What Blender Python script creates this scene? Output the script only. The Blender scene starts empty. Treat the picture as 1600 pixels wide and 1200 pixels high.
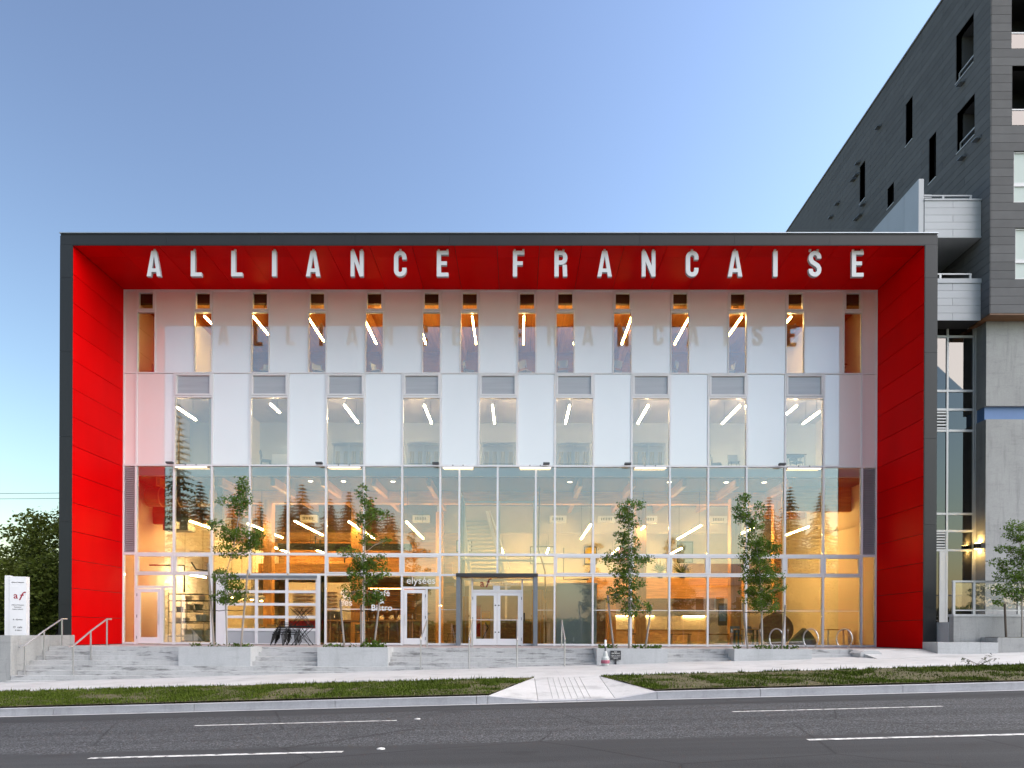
import bpy, bmesh, math, random
from mathutils import Vector, Matrix, noise

R = math.radians
random.seed(7)
scene = bpy.context.scene
COL = scene.collection

# ------------------------------------------------------------------ camera
cam_data = bpy.data.cameras.new('camera')
cam = bpy.data.objects.new('camera', cam_data)
COL.objects.link(cam)
scene.camera = cam
cam_data.sensor_width = 36.0
cam_data.lens = 24.0
cam_data.shift_y = (989.0 - 600.0) / 1600.0
cam_data.clip_start = 0.1
cam_data.clip_end = 2000.0
cam.matrix_world = (Matrix.Translation((0.778, -28.0, 0.523)) @ Matrix.Rotation(0.00704, 4, 'Z')
                    @ Matrix.Rotation(R(90), 4, 'X') @ Matrix.Rotation(0.00413, 4, 'Z'))

# ------------------------------------------------------------------ sky, sun, exposure
SUN_AZ, SUN_EL = 86.0, 42.0
world = bpy.data.worlds.new('World')
scene.world = world
world.use_nodes = True
wn = world.node_tree
bgn = wn.nodes['Background']
sky = wn.nodes.new('ShaderNodeTexSky')
sky.sky_type = 'NISHITA'
sky.sun_disc = False
sky.sun_elevation = R(SUN_EL)
sky.sun_rotation = R(SUN_AZ)
sky.air_density = 1.8
sky.dust_density = 1.0
sky.ozone_density = 3.5
gam = wn.nodes.new('ShaderNodeGamma')
gam.inputs[1].default_value = 1.8
hsv = wn.nodes.new('ShaderNodeHueSaturation')
hsv.inputs['Saturation'].default_value = 0.77
hsv.inputs['Hue'].default_value = 0.499
wn.links.new(sky.outputs[0], gam.inputs[0])
wn.links.new(gam.outputs[0], hsv.inputs['Color'])
wn.links.new(hsv.outputs[0], bgn.inputs[0])
hsv.inputs['Value'].default_value = 0.5083
bgn.inputs[1].default_value = 0.06

sun_data = bpy.data.lights.new('sun', 'SUN')
sun_data.energy = 4.0
sun_data.angle = R(115)
sun_data.color = (1.0, 0.88, 0.77)
sun = bpy.data.objects.new('sun', sun_data)
COL.objects.link(sun)
sd = Vector((math.sin(R(SUN_AZ)) * math.cos(R(SUN_EL)), math.cos(R(SUN_AZ)) * math.cos(R(SUN_EL)), math.sin(R(SUN_EL))))
sun.rotation_euler = sd.to_track_quat('Z', 'Y').to_euler()

scene.view_settings.view_transform = 'Standard'
scene.view_settings.look = 'None'
scene.view_settings.gamma = 1.0
scene.view_settings.exposure = 1.08
scene.view_settings.use_curve_mapping = False
scene.cycles.use_denoising = True
scene.cycles.max_bounces = 8
scene.cycles.diffuse_bounces = 4
scene.cycles.glossy_bounces = 3
scene.cycles.transparent_max_bounces = 24
scene.cycles.sample_clamp_indirect = 6.0
scene.cycles.caustics_reflective = False
scene.cycles.caustics_refractive = False

# ------------------------------------------------------------------ materials
def nodes_of(name):
    m = bpy.data.materials.new(name)
    m.use_nodes = True
    return m, m.node_tree, m.node_tree.nodes['Principled BSDF']

def lk(t, a, b):
    t.links.new(a, b)

def pos_node(t, scale=(1, 1, 1)):
    g = t.nodes.new('ShaderNodeNewGeometry')
    mp = t.nodes.new('ShaderNodeMapping')
    mp.inputs['Scale'].default_value = scale
    lk(t, g.outputs['Position'], mp.inputs['Vector'])
    return mp.outputs[0]

def noise_node(t, vec, scale, detail=4, rough=0.55):
    n = t.nodes.new('ShaderNodeTexNoise')
    n.inputs['Scale'].default_value = scale
    n.inputs['Detail'].default_value = detail
    n.inputs['Roughness'].default_value = rough
    lk(t, vec, n.inputs['Vector'])
    return n.outputs['Fac']

def ramp(t, fac, stops):
    r = t.nodes.new('ShaderNodeValToRGB')
    e = r.color_ramp.elements
    while len(e) < len(stops):
        e.new(0.5)
    for el, (p, c) in zip(e, stops):
        el.position = p
        el.color = (c[0], c[1], c[2], 1)
    lk(t, fac, r.inputs[0])
    return r.outputs[0]

def mix(t, fac, a, b, mode='MIX'):
    n = t.nodes.new('ShaderNodeMix')
    n.data_type = 'RGBA'
    n.blend_type = mode
    if isinstance(fac, (int, float)):
        n.inputs[0].default_value = fac
    else:
        lk(t, fac, n.inputs[0])
    for s, v in ((n.inputs[6], a), (n.inputs[7], b)):
        if isinstance(v, (tuple, list)):
            s.default_value = (v[0], v[1], v[2], 1)
        else:
            lk(t, v, s)
    return n.outputs[2]

def bump(t, p, fac, strength, dist=0.02):
    b = t.nodes.new('ShaderNodeBump')
    b.inputs['Strength'].default_value = strength
    b.inputs['Distance'].default_value = dist
    lk(t, fac, b.inputs['Height'])
    lk(t, b.outputs[0], p.inputs['Normal'])

def sc3(c, k):
    return (min(1, c[0] * k), min(1, c[1] * k), min(1, c[2] * k))

def plain(name, col, rough=0.5, metal=0.0, var=0.08, scale=2.0, stretch=(1, 1, 1), rand=0.0, coat=0.0, bmp=0.0, bscale=40.0, spec=0.5, coat_ior=1.5):
    m, t, p = nodes_of(name)
    v = pos_node(t, stretch)
    f = noise_node(t, v, scale, 6)
    c = ramp(t, f, [(0.25, sc3(col, 1 - var)), (0.75, sc3(col, 1 + var))])
    if rand:
        oi = t.nodes.new('ShaderNodeObjectInfo')
        rr = ramp(t, oi.outputs['Random'], [(0, (1 - rand,) * 3), (1, (1 + rand,) * 3)])
        c = mix(t, 1.0, c, rr, 'MULTIPLY')
    lk(t, c, p.inputs['Base Color'])
    p.inputs['Roughness'].default_value = rough
    p.inputs['Metallic'].default_value = metal
    p.inputs['Specular IOR Level'].default_value = spec
    p.inputs['Coat Weight'].default_value = coat
    p.inputs['Coat Roughness'].default_value = 0.0
    p.inputs['Coat IOR'].default_value = coat_ior
    if bmp:
        bump(t, p, noise_node(t, v, bscale, 3), bmp)
        p.inputs['Specular IOR Level'].default_value = 0.1
    return m

def wood(name, col, rough=0.45, stretch=(6, 6, 0.5), var=0.28):
    m, t, p = nodes_of(name)
    v = pos_node(t, stretch)
    f = noise_node(t, v, 2.2, 6, 0.6)
    c = ramp(t, f, [(0.3, sc3(col, 1 - var)), (0.7, sc3(col, 1 + var))])
    oi = t.nodes.new('ShaderNodeObjectInfo')
    rr = ramp(t, oi.outputs['Random'], [(0, (0.85,) * 3), (1, (1.12,) * 3)])
    c = mix(t, 1.0, c, rr, 'MULTIPLY')
    lk(t, c, p.inputs['Base Color'])
    p.inputs['Roughness'].default_value = rough
    return m

def emit(name, col, strength):
    m, t, p = nodes_of(name)
    p.inputs['Base Color'].default_value = (0.8, 0.8, 0.8, 1)
    p.inputs['Emission Color'].default_value = (*col, 1)
    p.inputs['Emission Strength'].default_value = strength
    return m

def glass(name, tint=(0.95, 0.97, 0.96), refl=0.05, gain=1.0, rough=0.0, wob=0.0):
    m = bpy.data.materials.new(name)
    m.use_nodes = True
    t = m.node_tree
    t.nodes.remove(t.nodes['Principled BSDF'])
    out = t.nodes['Material Output']
    tr = t.nodes.new('ShaderNodeBsdfTransparent')
    tr.inputs[0].default_value = (*tint, 1)
    gl = t.nodes.new('ShaderNodeBsdfGlossy')
    gl.inputs['Roughness'].default_value = rough
    gl.inputs['Color'].default_value = (1.0, 0.93, 0.87, 1)
    fr = t.nodes.new('ShaderNodeFresnel')
    fr.inputs['IOR'].default_value = 1.5
    ma = t.nodes.new('ShaderNodeMath')
    ma.operation = 'MULTIPLY_ADD'
    ma.inputs[1].default_value = gain
    ma.inputs[2].default_value = refl
    ma.use_clamp = True
    lk(t, fr.outputs[0], ma.inputs[0])
    if wob:
        v = pos_node(t, (1, 1, 0.6))
        b = t.nodes.new('ShaderNodeBump')
        b.inputs['Strength'].default_value = wob
        b.inputs['Distance'].default_value = 0.01
        lk(t, noise_node(t, v, 0.9, 1), b.inputs['Height'])
        lk(t, b.outputs[0], gl.inputs['Normal'])
    mx = t.nodes.new('ShaderNodeMixShader')
    lk(t, ma.outputs[0], mx.inputs[0])
    lk(t, tr.outputs[0], mx.inputs[1])
    lk(t, gl.outputs[0], mx.inputs[2])
    lk(t, mx.outputs[0], out.inputs['Surface'])
    return m

def concrete(name, col, stain=0.35, streak=0.3, bmp=0.25, tie=False):
    m, t, p = nodes_of(name)
    v = pos_node(t)
    big = noise_node(t, v, 0.7, 5, 0.6)
    c = ramp(t, big, [(0.3, sc3(col, 0.82)), (0.7, sc3(col, 1.12))])
    fine = noise_node(t, v, 26, 4, 0.7)
    c = mix(t, 0.35, c, ramp(t, fine, [(0.3, sc3(col, 0.7)), (0.7, sc3(col, 1.2))]))
    vs = pos_node(t, (3.0, 3.0, 0.35))
    st = noise_node(t, vs, 1.6, 4, 0.6)
    c = mix(t, ramp(t, st, [(0.52, (0, 0, 0)), (0.75, (streak,) * 3)]), c, sc3(col, 0.42))
    vb = pos_node(t, (0.55, 1.0, 3.2))
    bl = noise_node(t, vb, 2.3, 7, 0.68)
    c = mix(t, ramp(t, bl, [(0.53, (0, 0, 0)), (0.66, (stain,) * 3)]), c, sc3(col, 0.34))
    lk(t, c, p.inputs['Base Color'])
    p.inputs['Roughness'].default_value = 0.85
    bump(t, p, fine, bmp, 0.01)
    return m

def asphalt_mat():
    m, t, p = nodes_of('asphalt')
    v = pos_node(t)
    col = (0.050, 0.052, 0.056)
    sp = t.nodes.new('ShaderNodeTexVoronoi')
    sp.inputs['Scale'].default_value = 62
    lk(t, v, sp.inputs['Vector'])
    spk = ramp(t, sp.outputs['Color'], [(0.15, sc3(col, 0.5)), (0.5, sc3(col, 0.95)), (0.72, sc3(col, 1.4)), (0.9, sc3(col, 3.2))])
    smooth = ramp(t, noise_node(t, v, 90, 3), [(0.3, sc3(col, 0.72)), (0.7, sc3(col, 0.98))])
    # smooth patched bands beside the kerb and in the inner lane, ragged edges
    g = t.nodes.new('ShaderNodeNewGeometry')
    sx = t.nodes.new('ShaderNodeSeparateXYZ')
    lk(t, g.outputs['Position'], sx.inputs[0])
    nz = noise_node(t, pos_node(t, (0.35, 0.6, 1)), 1.0, 5, 0.6)
    ad = t.nodes.new('ShaderNodeMath'); ad.operation = 'MULTIPLY_ADD'
    ad.inputs[1].default_value = 0.9
    lk(t, nz, ad.inputs[0]); lk(t, sx.outputs['Y'], ad.inputs[2])
    mr = t.nodes.new('ShaderNodeMapRange')
    mr.inputs[1].default_value = -24.0; mr.inputs[2].default_value = -12.0
    lk(t, ad.outputs[0], mr.inputs[0])
    k = lambda y: (y + 24.0) / 12.0
    fac = ramp(t, mr.outputs[0], [(0.0, (1, 1, 1)), (k(-18.75), (1, 1, 1)), (k(-18.6), (0.1,) * 3), (k(-14.15), (0.1,) * 3), (k(-13.95), (0.85,) * 3)])
    c = mix(t, fac, spk, smooth)
    wear = noise_node(t, pos_node(t, (0.06, 1.1, 1)), 1.0, 4)
    c = mix(t, 1.0, c, ramp(t, wear, [(0.3, (0.68,) * 3), (0.7, (1.25,) * 3)]), 'MULTIPLY')
    blot = noise_node(t, pos_node(t, (0.5, 1.2, 1)), 1.3, 6, 0.7)
    c = mix(t, ramp(t, blot, [(0.60, (0, 0, 0)), (0.72, (0.45,) * 3)]), c, (0.02, 0.02, 0.021))
    crack = t.nodes.new('ShaderNodeTexVoronoi'); crack.feature = 'DISTANCE_TO_EDGE'
    crack.inputs['Scale'].default_value = 0.33
    wv = mix(t, 0.12, v, t.nodes.new('ShaderNodeTexNoise').outputs['Color'])
    lk(t, wv, crack.inputs['Vector'])
    c = mix(t, ramp(t, crack.outputs['Distance'], [(0.0, (0.55,) * 3), (0.009, (0, 0, 0))]), c, (0.015, 0.015, 0.016))
    lk(t, c, p.inputs['Base Color'])
    p.inputs['Roughness'].default_value = 0.95
    p.inputs['Specular IOR Level'].default_value = 0.1
    bump(t, p, sp.outputs['Distance'], 0.35, 0.01)
    return m

def worn_paint():
    m, t, p = nodes_of('worn_road_paint')
    v = pos_node(t)
    f = noise_node(t, v, 9, 8, 0.75)
    c = ramp(t, f, [(0.40, (0.09, 0.09, 0.095)), (0.50, (0.50, 0.50, 0.49)), (0.7, (0.66, 0.66, 0.65))])
    lk(t, c, p.inputs['Base Color'])
    p.inputs['Roughness'].default_value = 0.8
    return m

def grass_mat(name, green, dry):
    m, t, p = nodes_of(name)
    v = pos_node(t)
    f = noise_node(t, v, 1.1, 5, 0.65)
    c = ramp(t, f, [(0.35, green), (0.58, sc3(green, 1.35)), (0.72, dry)])
    f2 = noise_node(t, v, 35, 2)
    c = mix(t, 1.0, c, ramp(t, f2, [(0.3, (0.6,) * 3), (0.7, (1.35,) * 3)]), 'MULTIPLY')
    lk(t, c, p.inputs['Base Color'])
    p.inputs['Roughness'].default_value = 0.9
    p.inputs['Specular IOR Level'].default_value = 0.05
    return m

def leaf_mat(name, col, var=0.45):
    m, t, p = nodes_of(name)
    v = pos_node(t)
    c = ramp(t, noise_node(t, v, 5.0, 3), [(0.3, sc3(col, 1 - var)), (0.7, sc3(col, 1 + var))])
    f2 = noise_node(t, v, 30, 1)
    c = mix(t, 1.0, c, ramp(t, f2, [(0.3, (0.7,) * 3), (0.7, (1.4, 1.35, 0.9))]), 'MULTIPLY')
    lk(t, c, p.inputs['Base Color'])
    p.inputs['Roughness'].default_value = 0.6
    p.inputs['Specular IOR Level'].default_value = 0.12
    tl = t.nodes.new('ShaderNodeBsdfTranslucent')
    lk(t, c, tl.inputs[0])
    mx = t.nodes.new('ShaderNodeMixShader')
    mx.inputs[0].default_value = 0.3
    lk(t, p.outputs[0], mx.inputs[1]); lk(t, tl.outputs[0], mx.inputs[2])
    lk(t, mx.outputs[0], t.nodes['Material Output'].inputs['Surface'])
    return m

MT = dict(
    alu=plain('white_aluminium', (0.74, 0.74, 0.77), 0.35, 0.0, 0.03),
    spandrel=plain('white_spandrel_glass', (0.86, 0.87, 0.88), 0.3, 0, 0.025, 0.4, rand=0.02, coat=1.0, coat_ior=2.35),
    red=plain('red_panel', (0.60, 0.001, 0.0018), 0.42, 0, 0.07, 0.9, (1, 1, 0.35), rand=0.07, spec=0.02),
    grey=plain('grey_metal_cladding', (0.024, 0.026, 0.028), 0.42, 0.0, 0.12, 1.2, (1, 1, 0.3), rand=0.08, spec=0.35),
    dark=plain('dark_reveal', (0.012, 0.013, 0.015), 0.6),
    coping=plain('metal_coping', (0.42, 0.45, 0.48), 0.35, 0.6),
    letter=plain('letter_face_metal', (0.62, 0.63, 0.66), 0.4, 0.0, 0.03),
    letter_side=plain('letter_return_shaded_back', (0.30, 0.30, 0.33), 0.5, 0.0, 0.05),
    glass=glass('clear_glazing', (0.965, 0.985, 0.975), 0.20, 0.9, 0.0, 0.03),
    glass2=glass('door_glazing', (0.96, 0.98, 0.97), 0.09, 0.9, 0.0, 0.02),
    glass3=glass('vent_glazing', (0.97, 0.98, 0.97), 0.0, 0.6),
    dglass=glass('tinted_glazing', (0.30, 0.33, 0.35), 0.09, 1.2, 0.0, 0.03),
    brown=plain('unlit_beam_brown', (0.035, 0.018, 0.010), 0.7),
    ventgrey=plain('grey_back_blind', (0.40, 0.40, 0.42), 0.5, 0, 0.12, 1.2, (0.3, 1, 6), coat=1.0, coat_ior=1.9),
    louver=plain('mauve_louvre_metal', (0.42, 0.40, 0.44), 0.45),
    portal=plain('portal_grey_metal', (0.20, 0.22, 0.25), 0.4, 0.3),
    portaldk=plain('portal_black_metal', (0.035, 0.035, 0.04), 0.5),
    cream=plain('cream_wall_paint', (0.74, 0.66, 0.52), 0.7, 0, 0.03, 0.6),
    white=plain('white_paint', (0.80, 0.80, 0.80), 0.6, 0, 0.03),
    greywall=plain('grey_wall_paint', (0.50, 0.53, 0.57), 0.7, 0, 0.04),
    ceil=plain('pale_ceiling', (0.56, 0.50, 0.46)),
    hallceil=plain('dark_timber_ceiling', (0.16, 0.105, 0.07), 0.8, 0, 0.05),
    floor=plain('polished_floor', (0.30, 0.26, 0.22), 0.3, 0, 0.12, 1.5),
    floorup=plain('grey_carpet', (0.16, 0.17, 0.18), 0.9, 0, 0.1, 4),
    timber=wood('glulam_timber', (0.62, 0.29, 0.075)),
    timberx=wood('glulam_beam_timber', (0.60, 0.28, 0.075), stretch=(0.5, 6, 6)),
    timbery=wood('timber_ceiling_board', (0.50, 0.24, 0.07), stretch=(6, 0.5, 6)),
    oak=wood('oak_furniture', (0.50, 0.30, 0.13), stretch=(0.8, 6, 6)),
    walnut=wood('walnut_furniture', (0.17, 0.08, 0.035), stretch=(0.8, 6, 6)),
    black=plain('black_metal', (0.012, 0.012, 0.013), 0.5, spec=0.3),
    dkgrey=plain('dark_grey_plastic', (0.07, 0.075, 0.085), 0.5),
    chairgrey=plain('slate_plastic', (0.17, 0.19, 0.22), 0.5),
    steel=plain('stainless_steel', (0.52, 0.52, 0.53), 0.3, 0.9, 0.05, 8),
    galv=plain('galvanised_steel', (0.42, 0.42, 0.43), 0.45, 0.6, 0.1, 5),
    bin=plain('pale_plastic_bin', (0.55, 0.63, 0.63), 0.45),
    redcloth=plain('red_fabric', (0.45, 0.02, 0.03), 0.85, 0, 0.15, 9),
    yellow=plain('yellow_card', (0.75, 0.50, 0.06), 0.6),
    frost=plain('frosted_panel', (0.52, 0.60, 0.62), 0.5, 0, 0.02),
    step=concrete('weathered_step_concrete', (0.46, 0.462, 0.465), 0.9, 0.3),
    walk=concrete('pale_sidewalk_concrete', (0.43, 0.43, 0.43), 0.38, 0.0),
    wall=concrete('board_concrete', (0.34, 0.345, 0.345), 0.2, 0.45),
    planter=concrete('planter_concrete', (0.46, 0.47, 0.48), 0.15, 0.25),
    curb=concrete('kerb_concrete', (0.38, 0.385, 0.41), 0.25, 0.3),
    pave=plain('pinkish_pavers', (0.40, 0.35, 0.34), 0.8, 0, 0.15, 6, bmp=0.2),
    asphalt=asphalt_mat(),
    paint=worn_paint(),
    soil=plain('dry_soil', (0.095, 0.085, 0.05), 0.95, 0, 0.35, 7, bmp=0.8, bscale=30),
    ground=plain('bare_ground', (0.10, 0.10, 0.07), 0.95, 0, 0.3, 1.0),
    grass=grass_mat('lawn_grass', (0.050, 0.072, 0.010), (0.13, 0.115, 0.04)),
    leaf=leaf_mat('young_tree_leaf', (0.085, 0.148, 0.030)),
    leafdk=leaf_mat('laurel_leaf', (0.105, 0.135, 0.032), 0.7),
    needle=leaf_mat('conifer_needle', (0.034, 0.05, 0.02), 0.5),
    bark=plain('pale_bark', (0.30, 0.27, 0.24), 0.9, 0, 0.25, 12, (1, 1, 0.3)),
    barkdk=plain('dark_bark', (0.09, 0.07, 0.055), 0.9, 0, 0.25, 12, (1, 1, 0.3)),
    stake=wood('weathered_stake', (0.27, 0.23, 0.20), 0.85),
    char=plain('charcoal_fibre_panel', (0.125, 0.126, 0.132), 0.7, 0, 0.08, 2, rand=0.10, spec=0.12),
    charback=plain('panel_backing', (0.02, 0.02, 0.022), 0.8),
    wpanel=plain('white_metal_panel', (0.40, 0.42, 0.45), 0.4, 0, 0.04, rand=0.04),
    blind=plain('pale_roller_blind', (0.55, 0.62, 0.60), 0.8, 0, 0.03),
    blue=plain('blue_panel', (0.10, 0.20, 0.42), 0.5),
    tframe=plain('silver_window_frame', (0.50, 0.51, 0.52), 0.4, 0.2),
    slab=glass('dark_spandrel', (0.10, 0.11, 0.12), 0.10, 1.3),
    signwhite=plain('sign_white_enamel', (0.70, 0.71, 0.74), 0.3, 0, 0.03),
    signred=plain('sign_dark_red', (0.28, 0.01, 0.03), 0.5),
    ink=plain('sign_black_ink', (0.03, 0.03, 0.035), 0.6),
    white_vinyl=plain('white_vinyl', (0.82, 0.82, 0.80), 0.6),
    pink=plain('faded_pink_plastic', (0.34, 0.09, 0.14), 0.5, 0, 0.25, 20),
    clearpl=plain('cloudy_plastic', (0.45, 0.47, 0.46), 0.3),
    tube=emit('warm_light_tube', (1.0, 0.62, 0.20), 66.0),
    tube2=emit('neutral_light_tube', (1.0, 0.72, 0.42), 80.0),
    bar=emit('facade_light_bar_lens', (1.0, 0.78, 0.50), 2.2),
    bulb=emit('warm_bulb', (1.0, 0.60, 0.20), 30.0),
    under=emit('shelf_light_strip', (1.0, 0.62, 0.22), 16.0),
    sconce=emit('sconce_lens', (1.0, 0.62, 0.18), 130.0),
    down=emit('downlight_lens', (1.0, 0.80, 0.55), 9.0),
)

# ------------------------------------------------------------------ object helpers
WL = {}                                   # world location of every object that can be a parent

class MB:
    """collects shapes in world coordinates; build() links them as one mesh object"""
    def __init__(s):
        s.v, s.f = [], []
    def box(s, x0, x1, y0, y1, z0, z1):
        b = len(s.v)
        s.v += [(x0, y0, z0), (x1, y0, z0), (x1, y1, z0), (x0, y1, z0), (x0, y0, z1), (x1, y0, z1), (x1, y1, z1), (x0, y1, z1)]
        s.f += [tuple(b + i for i in q) for q in ((0, 3, 2, 1), (4, 5, 6, 7), (0, 1, 5, 4), (1, 2, 6, 5), (2, 3, 7, 6), (3, 0, 4, 7))]
        return s
    def poly(s, pts):
        b = len(s.v)
        s.v += [tuple(p) for p in pts]
        s.f.append(tuple(range(b, b + len(pts))))
        return s
    def prism(s, pts, y0, y1):
        """polygon of (x, z) points extruded from y0 (front) to y1"""
        n, b = len(pts), len(s.v)
        s.v += [(x, y0, z) for x, z in pts] + [(x, y1, z) for x, z in pts]
        s.f.append(tuple(range(b, b + n)))
        s.f.append(tuple(range(b + 2 * n - 1, b + n - 1, -1)))
        for i in range(n):
            j = (i + 1) % n
            s.f.append((b + i, b + n + i, b + n + j, b + j))
        return s
    def tube(s, pts, r, n=6, cap=True):
        pts = [Vector(p) for p in pts]
        rr = r if isinstance(r, (list, tuple)) else [r] * len(pts)
        b0 = len(s.v)
        for i, p in enumerate(pts):
            d = (pts[min(i + 1, len(pts) - 1)] - pts[max(i - 1, 0)])
            if d.length < 1e-6:
                d = Vector((0, 0, 1))
            d.normalize()
            u = d.cross(Vector((0, 0, 1)) if abs(d.z) < 0.95 else Vector((1, 0, 0))).normalized()
            w = d.cross(u)
            for k in range(n):
                a = 2 * math.pi * k / n
                s.v.append(tuple(p + (u * math.cos(a) + w * math.sin(a)) * rr[i]))
        for i in range(len(pts) - 1):
            for k in range(n):
                a, c = b0 + i * n + k, b0 + i * n + (k + 1) % n
                s.f.append((a, c, c + n, a + n))
        if cap:
            s.f.append(tuple(b0 + k for k in range(n))[::-1])
            e = b0 + (len(pts) - 1) * n
            s.f.append(tuple(e + k for k in range(n)))
        return s
    def lathe(s, cx, cy, prof, n=14):
        b = len(s.v)
        for r, z in prof:
            for k in range(n):
                a = 2 * math.pi * k / n
                s.v.append((cx + r * math.cos(a), cy + r * math.sin(a), z))
        for i in range(len(prof) - 1):
            for k in range(n):
                a, c = b + i * n + k, b + i * n + (k + 1) % n
                s.f.append((a, c, c + n, a + n))
        s.f.append(tuple(b + k for k in range(n))[::-1])
        e = b + (len(prof) - 1) * n
        s.f.append(tuple(e + k for k in range(n)))
        return s
    def ring(s, x0, x1, z0, z1, w, y0, y1, wb=None, wt=None):
        wb = w if wb is None else wb
        wt = w if wt is None else wt
        s.box(x0, x0 + w, y0, y1, z0, z1)
        s.box(x1 - w, x1, y0, y1, z0, z1)
        if wb:
            s.box(x0 + w, x1 - w, y0, y1, z0, z0 + wb)
        if wt:
            s.box(x0 + w, x1 - w, y0, y1, z1 - wt, z1)
        return s
    def build(s, name, mat, parent=None, loc=None, smooth=False):
        o = Vector(WL[parent.name]) if parent is not None else Vector(loc or (0, 0, 0))
        me = bpy.data.meshes.new(name)
        me.from_pydata([(a - o.x, b - o.y, c - o.z) for a, b, c in s.v], [], s.f)
        me.materials.append(MT[mat])
        if smooth:
            me.polygons.foreach_set('use_smooth', [True] * len(me.polygons))
        ob = bpy.data.objects.new(name, me)
        COL.objects.link(ob)
        if parent is not None:
            ob.parent = parent
        else:
            ob.location = o
        WL[ob.name] = tuple(o)
        return ob

BOXES = {}
def bx(name, mat, x0, x1, y0, y1, z0, z1, parent=None):
    """a box as its own object; alike boxes share mesh data"""
    d = (round(x1 - x0, 4), round(y1 - y0, 4), round(z1 - z0, 4), mat)
    me = BOXES.get(d)
    if me is None:
        hx, hy, hz = d[0] / 2, d[1] / 2, d[2] / 2
        m = MB().box(-hx, hx, -hy, hy, -hz, hz)
        me = bpy.data.meshes.new(name)
        me.from_pydata(m.v, [], m.f)
        me.materials.append(MT[mat])
        BOXES[d] = me
    ob = bpy.data.objects.new(name, me)
    COL.objects.link(ob)
    c = Vector(((x0 + x1) / 2, (y0 + y1) / 2, (z0 + z1) / 2))
    if parent is not None:
        ob.parent = parent
        ob.location = c - Vector(WL[parent.name])
    else:
        ob.location = c
    WL[ob.name] = tuple(c)
    return ob

def tag(o, label=None, cat=None, group=None, kind=None):
    if label: o['label'] = label
    if cat: o['category'] = cat
    if group: o['group'] = group
    if kind: o['kind'] = kind
    return o

def thing(name, label, cat, loc, group=None):
    o = bpy.data.objects.new(name, None)
    o.empty_display_size = 0.2
    COL.objects.link(o)
    o.location = loc
    WL[o.name] = tuple(loc)
    return tag(o, label, cat, group)

def copy_thing(src, loc, rotz=0.0, label=None, scale=None):
    r = src.copy()
    COL.objects.link(r)
    r.location = loc
    r.rotation_euler = (0, 0, rotz)
    if scale: r.scale = scale
    if label: r['label'] = label
    WL[r.name] = tuple(loc)
    for ch in src.children:
        c = ch.copy(); COL.objects.link(c); c.parent = r
        for g in ch.children:
            d = g.copy(); COL.objects.link(d); d.parent = c
    return r

def text_mesh(name, body, size, mat, loc, parent, rotz=0.0, shear=0.0, offset=0.0, sx=1.0, font_align='CENTER', extrude=0.002):
    cu = bpy.data.curves.new(name, 'FONT')
    cu.body = body
    cu.size = size
    cu.extrude = extrude
    cu.shear = shear
    cu.offset = offset
    cu.align_x = font_align
    cu.resolution_u = 3
    tmp = bpy.data.objects.new(name, cu)
    COL.objects.link(tmp)
    dg = bpy.context.evaluated_depsgraph_get()
    me = bpy.data.meshes.new_from_object(tmp.evaluated_get(dg))
    bpy.data.objects.remove(tmp)
    me.materials.clear()
    me.materials.append(MT[mat])
    me.transform(Matrix.Rotation(rotz, 4, 'Z') @ Matrix.Rotation(R(90), 4, 'X') @ Matrix.Diagonal((sx, 1, 1, 1)))
    ob = bpy.data.objects.new(name, me)
    COL.objects.link(ob)
    ob.parent = parent
    ob.location = Vector(loc) - Vector(WL[parent.name])
    WL[ob.name] = tuple(loc)
    return ob

ORD = ['first', 'second', 'third', 'fourth', 'fifth', 'sixth', 'seventh', 'eighth', 'ninth', 'tenth', 'eleventh', 'twelfth', 'thirteenth', 'fourteenth']

# ------------------------------------------------------------------ ground, road, steps
G = 0.031                                            # the street climbs to the right
def sheet(name, mat, x0, x1, y0, y1, zf, nx=2, ny=2, kind='structure'):
    m = MB()
    for j in range(ny + 1):
        for i in range(nx + 1):
            x = x0 + (x1 - x0) * i / nx
            y = y0 + (y1 - y0) * j / ny
            m.v.append((x, y, zf(x, y)))
    for j in range(ny):
        for i in range(nx):
            a = j * (nx + 1) + i
            m.f.append((a, a + 1, a + nx + 2, a + nx + 1))
    o = m.build(name, mat)
    tag(o, kind=kind)
    return o

def z_walk(x, y):  return -0.63 + G * x + 0.02 * (y + 6.4)
def z_grass(x, y): return -0.702 + G * x + 0.05 * (y + 10.0)
def z_road(x, y):
    d = abs(y + 19.6)
    return -0.91 + G * x - 0.02 * d
sheet('ground', 'ground', -500, 500, -500, 500, lambda x, y: -2.6 + 0.012 * max(-60, min(60, x)), 24, 2)
road = sheet('road', 'asphalt', -70, 70, -26.1, -13.08, z_road, 2, 16)
walk = sheet('sidewalk', 'walk', -70, 70, -10.0, -4.6, z_walk, 2, 2)
far_walk = sheet('far_sidewalk', 'walk', -70, 70, -31.0, -26.35, lambda x, y: -0.86 + G * x, 2, 1)
far_lawn = sheet('far_lawn', 'grass', -70, 70, -120.0, -31.0, lambda x, y: -0.87 + G * x, 2, 1)
m = MB()
for a in range(-70, 70, 5):
    pass
def sloped_box(m, x0, x1, y0, y1, zt, zb, dz0=0.0):
    b = len(m.v)
    for (x, y) in ((x0, y0), (x1, y0), (x1, y1), (x0, y1)):
        m.v.append((x, y, zb + G * x))
    for (x, y) in ((x0, y0), (x1, y0), (x1, y1), (x0, y1)):
        m.v.append((x, y, zt + G * x))
    m.f += [tuple(b + i for i in q) for q in ((0, 3, 2, 1), (4, 5, 6, 7), (0, 1, 5, 4), (1, 2, 6, 5), (2, 3, 7, 6), (3, 0, 4, 7))]
kerb = MB()
sloped_box(kerb, -70, -28, -13.08, -12.88, -0.868, -1.4)
kerb = kerb.build('kerb', 'curb'); tag(kerb, kind='structure')
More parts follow.
